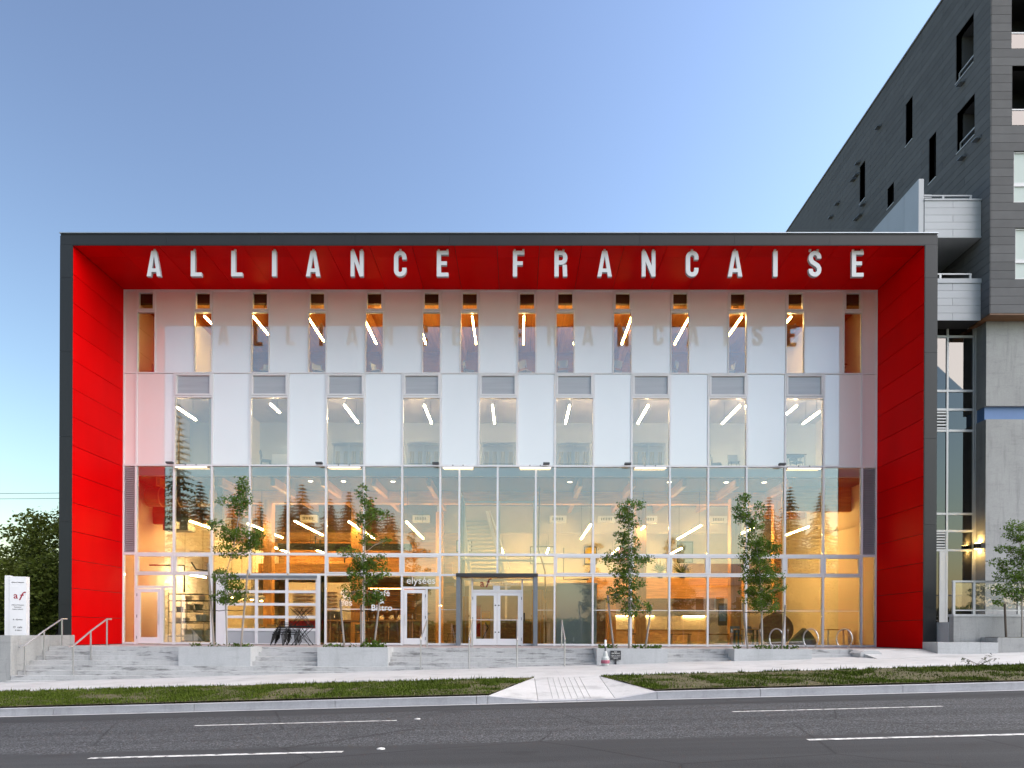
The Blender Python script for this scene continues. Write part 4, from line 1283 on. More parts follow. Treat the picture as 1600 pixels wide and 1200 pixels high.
# upper floors: low glazed cabinets, desks and chairs behind the windows
for i, k in enumerate((5, 7, 9, 11, 13)):
    xa, xb = XK(k) + 0.1, XK(k + 1) - 0.1
    t = thing('glazed_cabinet', 'low white glazed cabinet with curtains, %s in the middle window row' % ('leftmost', 'second from left', 'central', 'second from right', 'rightmost')[i], 'cabinet', ((xa + xb) / 2, 0.5, 7.34), 'low cabinets behind the middle windows')
    xm = (xa + xb) / 2
    MB().ring(xa, xb, 7.345, 8.42, 0.05, 0.5, 0.56).box(xm - 0.03, xm + 0.03, 0.5, 0.56, 7.396, 8.369).build('frame', 'white', t)
    bx('top', 'white', xa - 0.04, xb + 0.04, 0.45, 0.95, 8.421, 8.47, t)
    bx('back_panel', 'white', xa, xb, 0.9, 0.93, 7.345, 8.42, t)
    for j in range(4):
        a = xa + 0.1 + (xb - xa - 0.35) * j / 3
        m = MB()
        for q in range(5):
            xx = a + 0.045 * q
            m.v += [(xx, 0.7 + 0.03 * (q % 2), 7.36), (xx, 0.7 + 0.03 * (q % 2), 8.15)]
        m.f = [(2 * q, 2 * q + 2, 2 * q + 3, 2 * q + 1) for q in range(4)]
        m.build('curtain', 'cream', t)
    MB().tube([(xa + 0.05, 0.62, 7.62), (xb - 0.05, 0.62, 7.62)], 0.008, 4).build('rod', 'black', t)
c3 = make_chair('office_chair', 'slate shell chair in the second wide window from the right, middle floor', ('chairgrey', 'black'), (9.95, 1.0, 7.34), 'upper floor chairs')
copy_thing(c3, (9.3, 1.3, 7.34), 1.2, 'second slate chair left of the first in the second wide window from the right')
copy_thing(c3, (12.6, 1.0, 7.34), 0.4, 'slate chair under the desk in the rightmost wide window')
copy_thing(c3, (-9.9, 0.9, 7.34), 2.0, 'dark chair at the left edge of the second wide window from the left')
make_table('office_desk', 'dark desk in the rightmost wide window, middle floor', 12.0, 13.0 - 0.1, 0.7, 1.3, 7.34, 0.74, ('dkgrey', 'galv'), cat='desk')
t = thing('office_printer', 'white boxy cabinet with dark screen in the rightmost wide window', 'cabinet', (11.95, 1.6, 7.34))
bx('cabinet', 'white', 11.75, 12.35, 1.5, 1.9, 7.345, 8.1, t)
bx('screen', 'dkgrey', 11.8, 12.3, 1.6, 1.64, 8.2, 8.55, t)
t = thing('whiteboard_desk', 'white desk front with grey screen in the second wide window from the left', 'desk', (-9.2, 1.2, 7.34))
bx('desk_front', 'white', -9.75, -8.7, 1.2, 1.25, 7.345, 8.15, t)
bx('screen', 'greywall', -9.45, -8.75, 1.5, 1.55, 8.2, 8.6, t)
bx('front_joint', 'dkgrey', -9.08, -9.06, 1.195, 1.199, 7.35, 8.14, t)
c4 = copy_thing(c3, (-14.6, 1.0, 11.14), 0.5, 'dark chair at the foot of the leftmost slim top floor window')
make_table('classroom_table', 'small dark table in the leftmost slim top floor window', -14.5, -13.6, 0.9, 1.5, 11.14, 0.74, ('dkgrey', 'black'))
for i, (x, w) in enumerate(((-9.9, 'third'), (-7.7, 'fourth'), (-5.2, 'fifth'), (-1.3, 'seventh'), (1.1, 'eighth'), (2.7, 'ninth'), (4.9, 'tenth'), (7.3, 'eleventh'), (9.7, 'twelfth'))):
    copy_thing(c3, (x, 0.95, 11.14), 0.6 * i, 'grey chair low in the %s slim top floor window from the left' % w)
t = thing('potted_plant', 'dark leafy potted plant in the rightmost slim top floor window', 'plant', (14.3, 0.8, 11.14))
MB().lathe(14.3, 0.8, [(0.12, 11.145), (0.16, 11.4)], 10).build('pot', 'dkgrey', t)
m = MB()
rg = random.Random(5)
for i in range(60):
    a, h = rg.uniform(0, 6.28), rg.uniform(0.25, 0.95)
    r_ = rg.uniform(0.05, 0.28)
    c = Vector((14.3 + r_ * math.cos(a), 0.8 + r_ * math.sin(a), 11.15 + h))
    d = Vector((rg.uniform(-1, 1), rg.uniform(-1, 1), rg.uniform(-.2, 1))).normalized() * 0.11
    e = d.cross(Vector((rg.random(), rg.random(), rg.random()))).normalized() * 0.05
    m.poly([c - d, c + e, c + d, c - e])
m.build('foliage', 'leafdk', t)

for i, (x, z, y) in enumerate(((8.0, 3.32, 6.5), (9.1, 3.32, 6.5))):
    t = thing('mezzanine_plant', '%s spiky potted plant on the mezzanine edge in the right hall' % ('left', 'right')[i], 'plant', (x, y, z), 'mezzanine plants')
    MB().lathe(x, y, [(0.12, z + 0.001), (0.17, z + 0.28)], 10).build('pot', 'dkgrey', t)
    m = MB()
    rg = random.Random(60 + i)
    for k in range(46):
        a, e = rg.uniform(0, 6.28), rg.uniform(0.25, 1.3)
        d = Vector((math.cos(a) * math.cos(e), math.sin(a) * math.cos(e), math.sin(e)))
        p = Vector((x, y, z + 0.28))
        q = p + d * rg.uniform(0.45, 0.85)
        w = d.cross(Vector((0, 0, 1))).normalized() * 0.03
        m.poly([p, (p + q) / 2 + w, q - Vector((0, 0, 0.06)), (p + q) / 2 - w])
    m.build('foliage', 'leafdk', t)
for i, (x, y, z, w, h, mt) in enumerate(((-1.9, 6.55, 4.6, 0.8, 0.6, 'white'), (2.2, 10.45, 4.4, 1.4, 1.0, 'greywall'), (7.0, 10.45, 4.5, 1.2, 0.9, 'redcloth'), (10.2, 10.45, 4.5, 0.9, 1.2, 'chairgrey'), (4.9, 10.45, 4.4, 0.7, 1.0, 'yellow'))):
    t = thing('wall_picture', 'framed picture on the rear hall wall, %s' % ('beside the stair', 'behind the entrance', 'red one on the right', 'dark one far right', 'yellow one in the middle')[i], 'picture', (x, y, z), 'pictures on the rear wall')
    MB().ring(x - w / 2, x + w / 2, z, z + h, 0.05, y - 0.05, y).build('frame', 'black', t)
    bx('print', mt, x - w / 2 + 0.05, x + w / 2 - 0.05, y - 0.03, y - 0.01, z + 0.05, z + h - 0.05, t)

# ================================================================== dark apartment tower on the right
tow = thing('apartment_tower', 'charcoal panelled apartment tower rising behind the right end of the red frame', 'building', (22, 4, 0))
TX, TY, TB, TT = 19.34, -1.0, 13.19, 28.3
RH = (TT - TB) / 45.0
zrow = [TB + RH * i for i in range(46)]
snap = lambda z: min(range(46), key=lambda i: abs(zrow[i] - z))
# openings of the side wall: (y0, y1, z0, z1, kind)
SIDE = [(0.02, 1.15, 23.95, 25.95, 'balcony'), (-0.06, 1.06, 20.75, 22.75, 'balcony'), (4.33, 4.9, 23.95, 25.97, 'win'), (2.5, 3.04, 20.85, 22.86, 'win'), (8.71, 9.3, 24.0, 26.1, 'win'), (5.9, 6.5, 21.88, 22.87, 'win')]
SIDE = [(a, b, zrow[snap(c)], zrow[snap(d)], k) for a, b, c, d, k in SIDE]
FRONT = [(20.15, 21.9, 23.72, 26.0, 'balcony'), (20.18, 21.9, 20.6, 22.78, 'balcony'), (20.26, 21.7, 17.45, 19.6, 'blind'), (20.33, 21.7, 14.38, 16.5, 'blind')]
FRONT = [(a, b, zrow[snap(c)], zrow[snap(d)], k) for a, b, c, d, k in FRONT]
def cut(a0, a1, z0, z1, holes):
    """interval a0..a1 of the row z0..z1 minus the holes"""
    segs = [(a0, a1)]
    for h in holes:
        if h[2] < z1 - 1e-3 and h[3] > z0 + 1e-3:
            nxt = []
            for s in segs:
                if h[1] <= s[0] or h[0] >= s[1]: nxt.append(s); continue
                if s[0] < h[0]: nxt.append((s[0], h[0]))
                if s[1] > h[1]: nxt.append((h[1], s[1]))
            segs = nxt
    return [s for s in segs if s[1] - s[0] > 0.02]
back_s, back_f = MB(), MB()
rg = random.Random(21)
far_s = MB()
YB = 20.5
for i in range(45):
    z0, z1 = zrow[i], zrow[i + 1]
    for a, b in cut(TY + 0.03, YB, z0, z1, SIDE):
        back_s.box(TX + 0.03, TX + 0.25, a, b, z0, z1)
    for a, b in cut(TX + 0.25, 26.0, z0, z1, FRONT):
        back_f.box(a, b, TY + 0.03, TY + 0.25, z0, z1)
    y = TY + (0.0 if i % 2 else -1.5)
    while y < YB:
        L = 3.05
        for a, b in cut(max(y, TY + 0.0) + 0.006, min(y + L, YB) - 0.006, z0, z1, SIDE):
            if b > a + 0.03:
                if a < 11.0 and z1 > 14.4:
                    bx('cladding_panel', 'char', TX, TX + 0.028, a, b, z0 + 0.006, z1 - 0.006, tow)
                else:
                    far_s.box(TX, TX + 0.028, a, b, z0 + 0.006, z1 - 0.006)
        y += L
    x = TX + 0.03 + (0.0 if i % 2 else -1.5)
    while x < 26.0:
        for a, b in cut(max(x, TX + 0.03) + 0.006, min(x + 3.05, 26.0) - 0.006, z0, z1, FRONT):
            if b > a + 0.03:
                if a < 21.8:
                    bx('cladding_panel', 'char', a, b, TY, TY + 0.028, z0 + 0.006, z1 - 0.006, tow)
                else:
                    far_s.box(a, b, TY, TY + 0.028, z0 + 0.006, z1 - 0.006)
        x += 3.05
back_s.build('side_backing', 'charback', tow)
back_f.build('front_backing', 'charback', tow)
o = far_s.build('far_cladding', 'char', tow); tag(o, kind='stuff')
bx('roof', 'charback', TX + 0.02, 26.0, TY + 0.02, YB, TT + 0.001, TT + 0.08, tow)
bx('parapet_coping', 'tframe', TX - 0.04, TX + 0.2, TY - 0.04, YB, TT + 0.081, TT + 0.14, tow)
bx('underside', 'walnut', TX + 0.02, 26.0, TY + 0.02, 3.0, TB - 0.05, TB - 0.002, tow)
bx('inner_core', 'charback', TX + 1.6, 25.9, TY + 1.6, YB - 0.2, TB + 0.01, TT - 0.01, tow)
for a, b, z0, z1, k in SIDE:
    d = 1.3 if k == 'balcony' else 0.28
    m = MB()
    m.box(TX + 0.031, TX + d, a - 0.05, a, z0 - 0.05, z1 + 0.05).box(TX + 0.031, TX + d, b, b + 0.05, z0 - 0.05, z1 + 0.05)
    m.box(TX + 0.031, TX + d, a, b, z0 - 0.05, z0).box(TX + 0.031, TX + d, a, b, z1, z1 + 0.05)
    w = m.build('opening_reveal', 'charback' if k == 'win' else 'char', tow)
    bx('pane', 'slab', TX + d - 0.02, TX + d, a, b, z0, z1, w)
    bx('opening_back', 'dark', TX + d + 0.01, TX + d + 0.05, a, b, z0, z1, w)
    bx('sill', 'tframe', TX - 0.03, TX + 0.1, a - 0.02, b + 0.02, z0 - 0.04, z0 - 0.001, w)
    if k == 'balcony':
        bx('guard_rail', 'tframe', TX + 0.12, TX + 0.16, a, b, z0 + 0.40, z0 + 0.45, w)
        bx('guard_rail', 'tframe', TX + 0.12, TX + 0.16, a, b, z0 + 0.02, z0 + 0.06, w)
        bx('guard_post', 'tframe', TX + 0.12, TX + 0.16, b - 0.05, b, z0 + 0.061, z0 + 0.399, w)
        bx('guard_post', 'tframe', TX + 0.12, TX + 0.16, a, a + 0.05, z0 + 0.061, z0 + 0.399, w)
    else:
        bx('window_frame', 'tframe', TX + 0.2, TX + 0.24, (a + b) / 2 - 0.02, (a + b) / 2 + 0.02, z0, z1, w)
for a, b, z0, z1, k in FRONT:
    d = 1.4 if k == 'balcony' else 0.16
    m = MB()
    m.box(a - 0.05, a, TY + 0.031, TY + d, z0 - 0.05, z1 + 0.05).box(b, b + 0.05, TY + 0.031, TY + d, z0 - 0.05, z1 + 0.05)
    m.box(a, b, TY + 0.031, TY + d, z0 - 0.05, z0).box(a, b, TY + 0.031, TY + d, z1, z1 + 0.05)
    w = m.build('opening_reveal', 'charback', tow)
    if k == 'balcony':
        bx('opening_back', 'dark', a, b, TY + d, TY + d + 0.04, z0, z1, w)
        bx('guard_glass', 'slab', a + 0.03, b, TY + 0.05, TY + 0.06, z0 + 0.05, z0 + 0.62, w)
        bx('guard_rail', 'tframe', a, b, TY + 0.03, TY + 0.08, z0 + 0.621, z0 + 0.67, w)
    else:
        zm = z0 + (z1 - z0) * 0.36
        MB().ring(a, b, z0, z1, 0.05, TY + 0.05, TY + 0.12).box(a + 0.051, b - 0.051, TY + 0.05, TY + 0.12, zm - 0.07, zm + 0.07).build('window_frame', 'tframe', w)
        bx('pane', 'blind', a + 0.05, b - 0.05, TY + 0.09, TY + 0.10, zm + 0.07, z1 - 0.05, w)
        bx('pane', 'blind', a + 0.05, b - 0.05, TY + 0.09, TY + 0.10, z0 + 0.05, zm - 0.07, w)
# small dark vent hoods on the side wall
for y, z in ((0.55, 23.68), (0.45, 20.5), (-0.45, 20.62), (7.1, 26.7), (9.2, 26.3), (9.35, 25.75), (9.75, 25.75), (11.6, 25.6), (12.4, 25.3), (8.65, 23.7), (8.95, 23.3), (9.35, 23.35)):
    m = MB()
    m.v = [(TX, y, z), (TX, y + 0.28, z), (TX - 0.22, y + 0.28, z - 0.1), (TX - 0.22, y, z - 0.1), (TX, y, z - 0.12), (TX, y + 0.28, z - 0.12), (TX - 0.22, y + 0.28, z - 0.13), (TX - 0.22, y, z - 0.13)]
    m.f = [(0, 1, 2, 3), (4, 7, 6, 5), (0, 3, 7, 4), (1, 5, 6, 2), (2, 6, 7, 3), (0, 4, 5, 1)]
    m.build('vent_hood', 'portal', tow)
# white balconies in the corner between the two buildings
def panelled(x0, x1, y, z0, z1, rows, parent, seam):
    h = (z1 - z0) / rows
    for i in range(rows):
        cuts_ = [x0, seam, x1] if i % 2 == 0 and seam else [x0, x1]
        for a, b in zip(cuts_[:-1], cuts_[1:]):
            bx('white_panel', 'wpanel', a + 0.006, b - 0.006, y, y + 0.025, z0 + h * i + 0.005, z0 + h * (i + 1) - 0.005, parent)
BY = -0.5
bal = thing('white_balcony', 'upper white panelled balcony block above the right corner of the red frame', 'balcony', (18.2, BY, 16.45))
bx('body', 'charback', 17.06, 19.30, BY + 0.03, 3.0, 16.5, 17.9, bal)
panelled(17.06, 19.33, BY, 16.5, 17.93, 5, bal, 18.2)
bx('cap', 'wpanel', 17.05, 19.335, BY - 0.03, BY + 0.08, 17.931, 18.0, bal)
bx('soffit', 'wpanel', 17.06, 19.33, BY - 0.02, 3.0, 16.44, 16.499, bal)
bx('guard_rail', 'wpanel', 17.08, 19.0, BY + 0.06, BY + 0.11, 18.15, 18.2, bal)
for x in (17.85, 18.95):
    bx('guard_post', 'wpanel', x - 0.04, x + 0.04, BY + 0.06, BY + 0.11, 18.001, 18.149, bal)
bx('canopy', 'wpanel', 17.08, 17.65, 0.0, 1.7, 18.36, 18.5, bal)
fin = thing('white_fin_wall', 'tall pale fin wall rising behind the roof edge beside the upper balcony', 'wall', (16.95, 2.0, 14.9))
for a, b in ((BY + 0.02, 0.55), (0.562, 1.8), (1.812, 3.2), (3.212, 4.6)):
    MB().box(16.84, 17.045, a, b, 14.5, 18.82).build('fin_panel', 'wpanel', fin)
bal2 = thing('white_balcony', 'lower white panelled balcony beside the top right corner of the red frame', 'balcony', (18.2, BY, 13.12))
bx('body', 'charback', 16.3, 19.30, BY + 0.03, 2.5, 13.14, 14.5, bal2)
panelled(16.3, 19.33, BY, 13.13, 14.62, 5, bal2, 18.2)
bx('cap', 'wpanel', 16.28, 19.335, BY - 0.03, BY + 0.08, 14.621, 14.8, bal2)
bx('guard_rail', 'tframe', 16.3, 19.0, BY + 0.06, BY + 0.11, 15.0, 15.05, bal2)
for x in (17.75, 18.95):
    bx('guard_post', 'tframe', x - 0.04, x + 0.04, BY + 0.06, BY + 0.11, 14.801, 14.999, bal2)
bx('recess_wall', 'charback', 16.0, TX + 0.02, 2.6, 2.7, 13.2, 17.0, tow)
bx('recess_door', 'slab', 18.2, 19.1, 2.55, 2.58, 14.9, 16.6, tow)
# concrete base of the tower
m = MB().box(19.62, 26.0, -0.4, 6.0, 9.74, TB - 0.052)
m.build('concrete_wall', 'wall', tow)
bx('blue_strip', 'blue', 19.66, 26.0, -0.25, 6.0, 9.21, 9.739, tow)
m = MB().box(19.62, 26.0, -0.4, 6.0, 0.0, 9.2); m.build('concrete_wall', 'wall', tow)
bx('wall_plug', 'wall', 16.0, 16.02, 0.5, 6.0, 0.0, 13.2, tow)
# silver window wall between tower base and frame
wx = [16.1, 17.4, 18.5, 19.58]
wz = [0.97, 4.01, 4.80, 5.51, 8.94, 9.81, 10.58, 12.82, 13.19]
ww = MB()
for x in wx:
    ww.box(x - 0.04, x + 0.04, 0.27, 0.36, 0.9, 13.19)
for a, b in zip(wx[:-1], wx[1:]):
    for z in wz:
        ww.box(a + 0.04, b - 0.04, 0.272, 0.358, z - 0.045, z + 0.045)
ww = ww.build('window_wall', 'tframe', tow)
bx('corner_post', 'tframe', 19.58, 19.66, 0.2, 0.36, 0.9, 13.2, tow)
for a, b in zip(wx[:-1], wx[1:]):
    for z0, z1 in zip(wz[:-1], wz[1:]):
        louv = a == 17.4 and z0 in (4.01, 8.94)
        if louv:
            for j in range(6):
                z = z0 + 0.08 + (z1 - z0 - 0.1) * j / 6
                bx('louvre_slat', 'tframe', a + 0.04, b - 0.04, 0.28, 0.34, z, z + 0.06, ww)
            bx('louvre_back', 'dark', a + 0.04, b - 0.04, 0.345, 0.35, z0 + 0.045, z1 - 0.045, ww)
        else:
            bx('pane', 'slab', a + 0.04, b - 0.04, 0.31, 0.32, z0 + 0.045, z1 - 0.045, ww)
        if z0 in (5.51, 10.58):
            zz = z0 + (0.9 if a == 17.4 else 0.05) if z0 == 5.51 else z1 - 0.5
            bx('roller_blind', 'blind', a + 0.06, b - 0.06, 0.40, 0.41, zz, z1 - 0.05, ww)
bx('room_back', 'dark', 16.05, 19.6, 2.2, 2.3, 0.9, 13.19, tow)
bx('door_leaf', 'tframe', 18.2, 18.46, 0.28, 0.33, 1.0, 3.96, tow)
bx('door_curtain', 'blind', 19.15, 19.5, 0.45, 0.47, 1.0, 3.96, tow)
t = thing('wall_sconce', 'small black up-and-down wall light glowing on the concrete corner', 'wall lamp', (19.56, -0.1, 4.15))
MB().box(19.42, 19.60, -0.16, 0.02, 4.03, 4.25).build('body', 'black', t)
MB().box(19.44, 19.58, -0.14, 0.0, 4.251, 4.256).build('up_lens', 'sconce', t)
MB().box(19.44, 19.58, -0.14, 0.0, 4.024, 4.029).build('down_lens', 'sconce', t)
# raised terrace with guard rail and low concrete walls
ter = bx('terrace', 'planter', 15.95, 26.0, -3.9, 0.26, -1.2, 0.97)
tag(ter, kind='structure')
t = thing('terrace_wall', 'stained concrete terrace wall to the right of the red frame', 'wall', (18, -4.0, 0))
bx('wall_block', 'wall', 15.97, 26.0, -4.15, -3.902, -1.2, 1.16, t)
bx('wall_cap', 'planter', 15.95, 26.0, -4.18, -3.88, 1.161, 1.24, t)
t = thing('terrace_guard_rail', 'pale metal guard rail along the terrace right of the red frame', 'railing', (18, -4.0, 1.24))
bx('top_rail', 'tframe', 16.0, 26.0, -4.05, -3.98, 2.36, 2.42, t)
bx('bottom_rail', 'tframe', 16.0, 26.0, -4.04, -3.99, 1.36, 1.40, t)
for x in (16.05, 16.75, 18.3, 20.0, 22.0):
    bx('post', 'tframe', x - 0.04, x + 0.04, -4.05, -3.98, 1.241, 2.359, t)
for a, b in ((16.09, 16.71), (16.79, 18.26), (18.34, 19.96), (20.04, 21.96)):
    bx('glass_panel', 'glass2', a, b, -4.02, -4.01, 1.42, 2.34, t)
t = thing('low_planter_wall', 'low pale concrete wall at the foot of the terrace by the frame corner', 'wall', (15.8, -5.0, -0.2))
bx('wall_block', 'planter', 14.78, 16.2, -5.2, -4.35, -0.9, 0.27, t)
bx('wall_block', 'planter', 16.208, 16.78, -5.2, -4.35, -0.9, 0.27, t)
t = thing('corner_planter', 'concrete planter box holding the tree at the right edge', 'planter', (19, -5.0, -0.2))
bx('planter_box', 'wall', 16.9, 22.0, -5.0, -4.18, -0.9, 0.44, t)
bx('soil', 'soil', 17.0, 21.9, -4.9, -4.25, 0.44, 0.455, t)

# ================================================================== left: retaining wall, pylon sign, hedge
t = thing('retaining_wall', 'pale concrete retaining wall at the left edge beside the steps', 'wall', (-18, -6.2, 0))
bx('front_wall', 'wall', -30.0, -15.36, -6.35, -6.1, -2.0, 0.38, t)
bx('cheek_wall', 'wall', -15.62, -15.36, -6.098, -3.2, -2.0, 0.38, t)
ter2 = bx('terrace', 'ground', -30.0, -15.63, -6.09, 14.0, -2.0, 0.30); tag(ter2, kind='structure')
SC = (-15.88, -5.35)
t = thing('pylon_sign', 'white pylon sign with a red af emblem on the wall at the left edge', 'sign', (SC[0], SC[1], 0.30))
rot = R(20)
def pbox(name, mat, x0, x1, y0, y1, z0, z1):
    o = bx(name, mat, SC[0] + x0, SC[0] + x1, SC[1] + y0, SC[1] + y1, z0, z1)
    o.parent = t
    o.location = ((x0 + x1) / 2, (y0 + y1) / 2, (z0 + z1) / 2 - 0.30)
    WL[o.name] = (SC[0], SC[1], 0.30)
    return o
pbox('panel_front', 'signwhite', -0.18, 0.31, -0.12, 0.12, 0.302, 2.33)
pbox('panel_side', 'signwhite', -0.33, -0.183, -0.10, 0.14, 0.302, 2.36)
def ptext(body, size, mat, x, z, **kw):
    o = text_mesh('sign_lettering', body, size, mat, (SC[0] + x, SC[1] - 0.123, z), t, **kw)
    return o
ptext('alliance française', 0.055, 'ink', 0.06, 2.12)
ptext('a', 0.30, 'signred', 0.0, 1.60, offset=0.003)
ptext('f', 0.40, 'signred', 0.12, 1.55, shear=0.4, offset=0.003)
for i, (s, z) in enumerate((('Alliance Française', 1.37), ('Vancouver', 1.30), ('Centre culturel', 1.23))):
    ptext(s, 0.05, 'ink', 0.06, z)
ptext('A  élysées', 0.07, 'ink', 0.06, 0.88)
ptext('O  cafe', 0.09, 'ink', 0.06, 0.62)
ptext('& bistro', 0.06, 'ink', 0.08, 0.53)
t.rotation_euler = (0, 0, R(14))

# ================================================================== planters, trees, stakes
def leaves(clumps, y, n, size, seed, dy=0.8, per_area=True):
    rg = random.Random(seed)
    m = MB()
    ar = [c[2] * c[3] for c in clumps]
    for c, a in zip(clumps, ar):
        k = int(n * a / sum(ar))
        for _ in range(k):
            # small sprigs of leaves so that clumps have gaps
            while True:
                u = Vector((rg.uniform(-1, 1), rg.uniform(-1, 1), rg.uniform(-1, 1)))
                if u.length < 1: break
            p = Vector((c[0] + u.x * c[2] * 1.3, y + u.y * min(c[2], 0.45) * dy * 1.2, c[1] + u.z * c[3] * 1.45))
            if noise.noise(p * 4.5) < -0.12: continue
            for _ in range(3):
                q = p + Vector((rg.gauss(0, .04), rg.gauss(0, .04), rg.gauss(0, .03)))
                s = size * rg.uniform(0.6, 1.25)
                d = Vector((rg.uniform(-1, 1), rg.uniform(-1, 1), rg.uniform(-.8, .6))).normalized()
                e = d.cross(Vector((rg.uniform(-1, 1), rg.uniform(-1, 1), rg.uniform(-1, 1)))).normalized()
                m.poly([q - d * s * .5, q + e * s * .42 + d * s * .1, q + d * s * .5, q - e * s * .42 + d * s * .1])
    return m
def trunk_mesh(path, r0, r1, clumps, y, seed):
    rg = random.Random(seed)
    m = MB()
    n = len(path)
    m.tube([(x, y, z) for x, z in path], [r0 + (r1 - r0) * i / (n - 1) for i in range(n)], 8)
    for c in clumps:
        zt = c[1] - 0.25 - 0.3 * abs(c[0] - path[0][0])
        zt = max(path[1][1] * 0.8, zt)
        bx_, bz = path[-1]
        for (xa, za), (xb, zb) in zip(path[:-1], path[1:]):
            if za <= zt <= zb:
                f = (zt - za) / (zb - za)
                bx_, bz = xa + (xb - xa) * f, zt
        yy = y + rg.uniform(-.2, .2)
        mid = ((bx_ + c[0]) / 2, (y + yy) / 2, (bz + c[1]) / 2 + 0.03)
        m.tube([(bx_, y, bz), mid, (c[0], yy, c[1])], [0.014, 0.010, 0.004], 5)
        for _ in range(4):
            e = (c[0] + rg.uniform(-1, 1) * c[2], yy + rg.uniform(-.2, .2), c[1] + rg.uniform(-1, 1) * c[3])
            m.tube([mid, e], [0.006, 0.003], 4, cap=False)
    return m
T1 = [(-8.38, 5.44, 0.19, 0.21), (-8.34, 5.05, 0.23, 0.21), (-8.68, 4.86, 0.47, 0.13), (-8.4, 4.6, 0.19, 0.19), (-9.21, 4.05, 0.28, 0.17), (-8.78, 3.71, 0.38, 0.15), (-8.19, 3.79, 0.43, 0.17), (-7.93, 3.62, 0.21, 0.17), (-8.67, 3.24, 0.56, 0.19), (-8.03, 3.39, 0.3, 0.11), (-8.99, 2.38, 0.34, 0.19), (-8.73, 2.13, 0.3, 0.21), (-8.6, 1.85, 0.3, 0.17), (-9.1, 1.68, 0.26, 0.15), (-8.73, 1.57, 0.38, 0.11)]
T2 = [(-4.37, 5.17, 0.19, 0.19), (-4.22, 4.85, 0.21, 0.17), (-4.15, 4.42, 0.36, 0.17), (-3.77, 4.47, 0.23, 0.13), (-4.3, 4.21, 0.26, 0.21), (-4.25, 3.64, 0.26, 0.17), (-3.66, 3.59, 0.21, 0.06), (-4.83, 3.21, 0.34, 0.11), (-4.38, 2.87, 0.3, 0.19), (-3.87, 2.93, 0.26, 0.17), (-4.5, 2.5, 0.36, 0.19), (-3.76, 2.51, 0.26, 0.17), (-4.33, 2.29, 0.38, 0.19), (-4.72, 1.86, 0.34, 0.19), (-4.18, 1.65, 0.38, 0.17), (-3.86, 1.76, 0.21, 0.17), (-4.25, 2.72, 0.26, 0.21)]
T3 = [(4.53, 4.77, 0.38, 0.13), (4.38, 4.49, 0.28, 0.19), (4.53, 4.24, 0.3, 0.17), (4.34, 3.75, 0.28, 0.21), (4.54, 3.49, 0.25, 0.21), (4.39, 3.24, 0.3, 0.19), (3.9, 3.0, 0.25, 0.19), (4.54, 2.9, 0.38, 0.19), (5.07, 3.01, 0.25, 0.11), (4.33, 2.6, 0.38, 0.19), (4.54, 2.22, 0.42, 0.19), (4.23, 1.9, 0.38, 0.19), (4.54, 1.62, 0.25, 0.17), (5.03, 1.41, 0.21, 0.13), (3.97, 1.68, 0.21, 0.13), (4.55, 1.26, 0.25, 0.15)]
T4 = [(8.28, 4.93, 0.21, 0.19), (8.2, 4.57, 0.25, 0.19), (8.35, 4.31, 0.3, 0.17), (8.79, 4.57, 0.15, 0.26), (8.67, 4.14, 0.21, 0.17), (8.56, 3.61, 0.34, 0.21), (8.88, 3.4, 0.38, 0.19), (8.67, 3.08, 0.46, 0.19), (9.26, 3.34, 0.21, 0.21), (8.78, 2.76, 0.46, 0.21), (9.1, 2.45, 0.42, 0.21), (8.57, 2.4, 0.3, 0.17), (8.89, 2.02, 0.46, 0.19), (9.42, 2.07, 0.25, 0.11), (8.68, 1.7, 0.38, 0.17), (9.0, 1.43, 0.38, 0.19), (9.21, 1.6, 0.21, 0.17), (8.36, 1.91, 0.17, 0.09)]
T5 = [(17.83, 4.24, 0.35, 0.15), (17.73, 3.89, 0.3, 0.13), (17.4, 3.45, 0.22, 0.11), (17.84, 3.37, 0.3, 0.15), (17.19, 2.97, 0.22, 0.13), (17.62, 2.86, 0.35, 0.18), (17.95, 3.08, 0.22, 0.18), (17.52, 2.53, 0.39, 0.18), (17.95, 2.43, 0.26, 0.18), (17.41, 2.05, 0.39, 0.15), (17.84, 1.88, 0.3, 0.2), (17.24, 1.66, 0.17, 0.11), (18.05, 3.85, 0.26, 0.26), (18.4, 3.4, 0.35, 0.3), (18.5, 2.6, 0.35, 0.3), (18.3, 2.0, 0.3, 0.25)]
TREES = [('slender young tree with sparse layered branches in the planter before the overhead cafe door', T1, [(-8.88, 0.0), (-8.95, 1.74), (-8.95, 2.38), (-8.65, 3.45), (-8.49, 4.52), (-8.38, 5.48)], -5.3, 2300, 0.03),
         ('slender young tree before the cafe window lettering', T2, [(-4.3, 0.0), (-4.33, 2.4), (-4.3, 3.89), (-4.28, 5.17)], -5.3, 2300, 0.03),
         ('young tree with a white trunk in the planter with the black notice', T3, [(4.51, 0.0), (4.5, 2.43), (4.47, 4.77)], -5.3, 2500, 0.04),
         ('bushiest young tree, in the planter left of the bike racks', T4, [(8.92, 0.0), (8.89, 1.38), (8.82, 2.87), (8.67, 3.72), (8.35, 4.78)], -5.3, 3300, 0.04),
         ('young tree in the concrete planter at the right edge before the tower', T5, [(18.0, 0.455), (18.0, 1.88), (17.94, 4.28)], -4.6, 2300, 0.03)]
for i, (lab, cl, path, y, n, r0) in enumerate(TREES):
    t = thing('young_tree', lab, 'tree', (path[0][0], y, path[0][1]), 'young street trees')
    trunk_mesh(path, r0, 0.008, cl, y, 30 + i).build('trunk', 'bark', t)
    leaves(cl, y, n * 1.5, 0.064, 40 + i).build('crown', 'leaf', t)
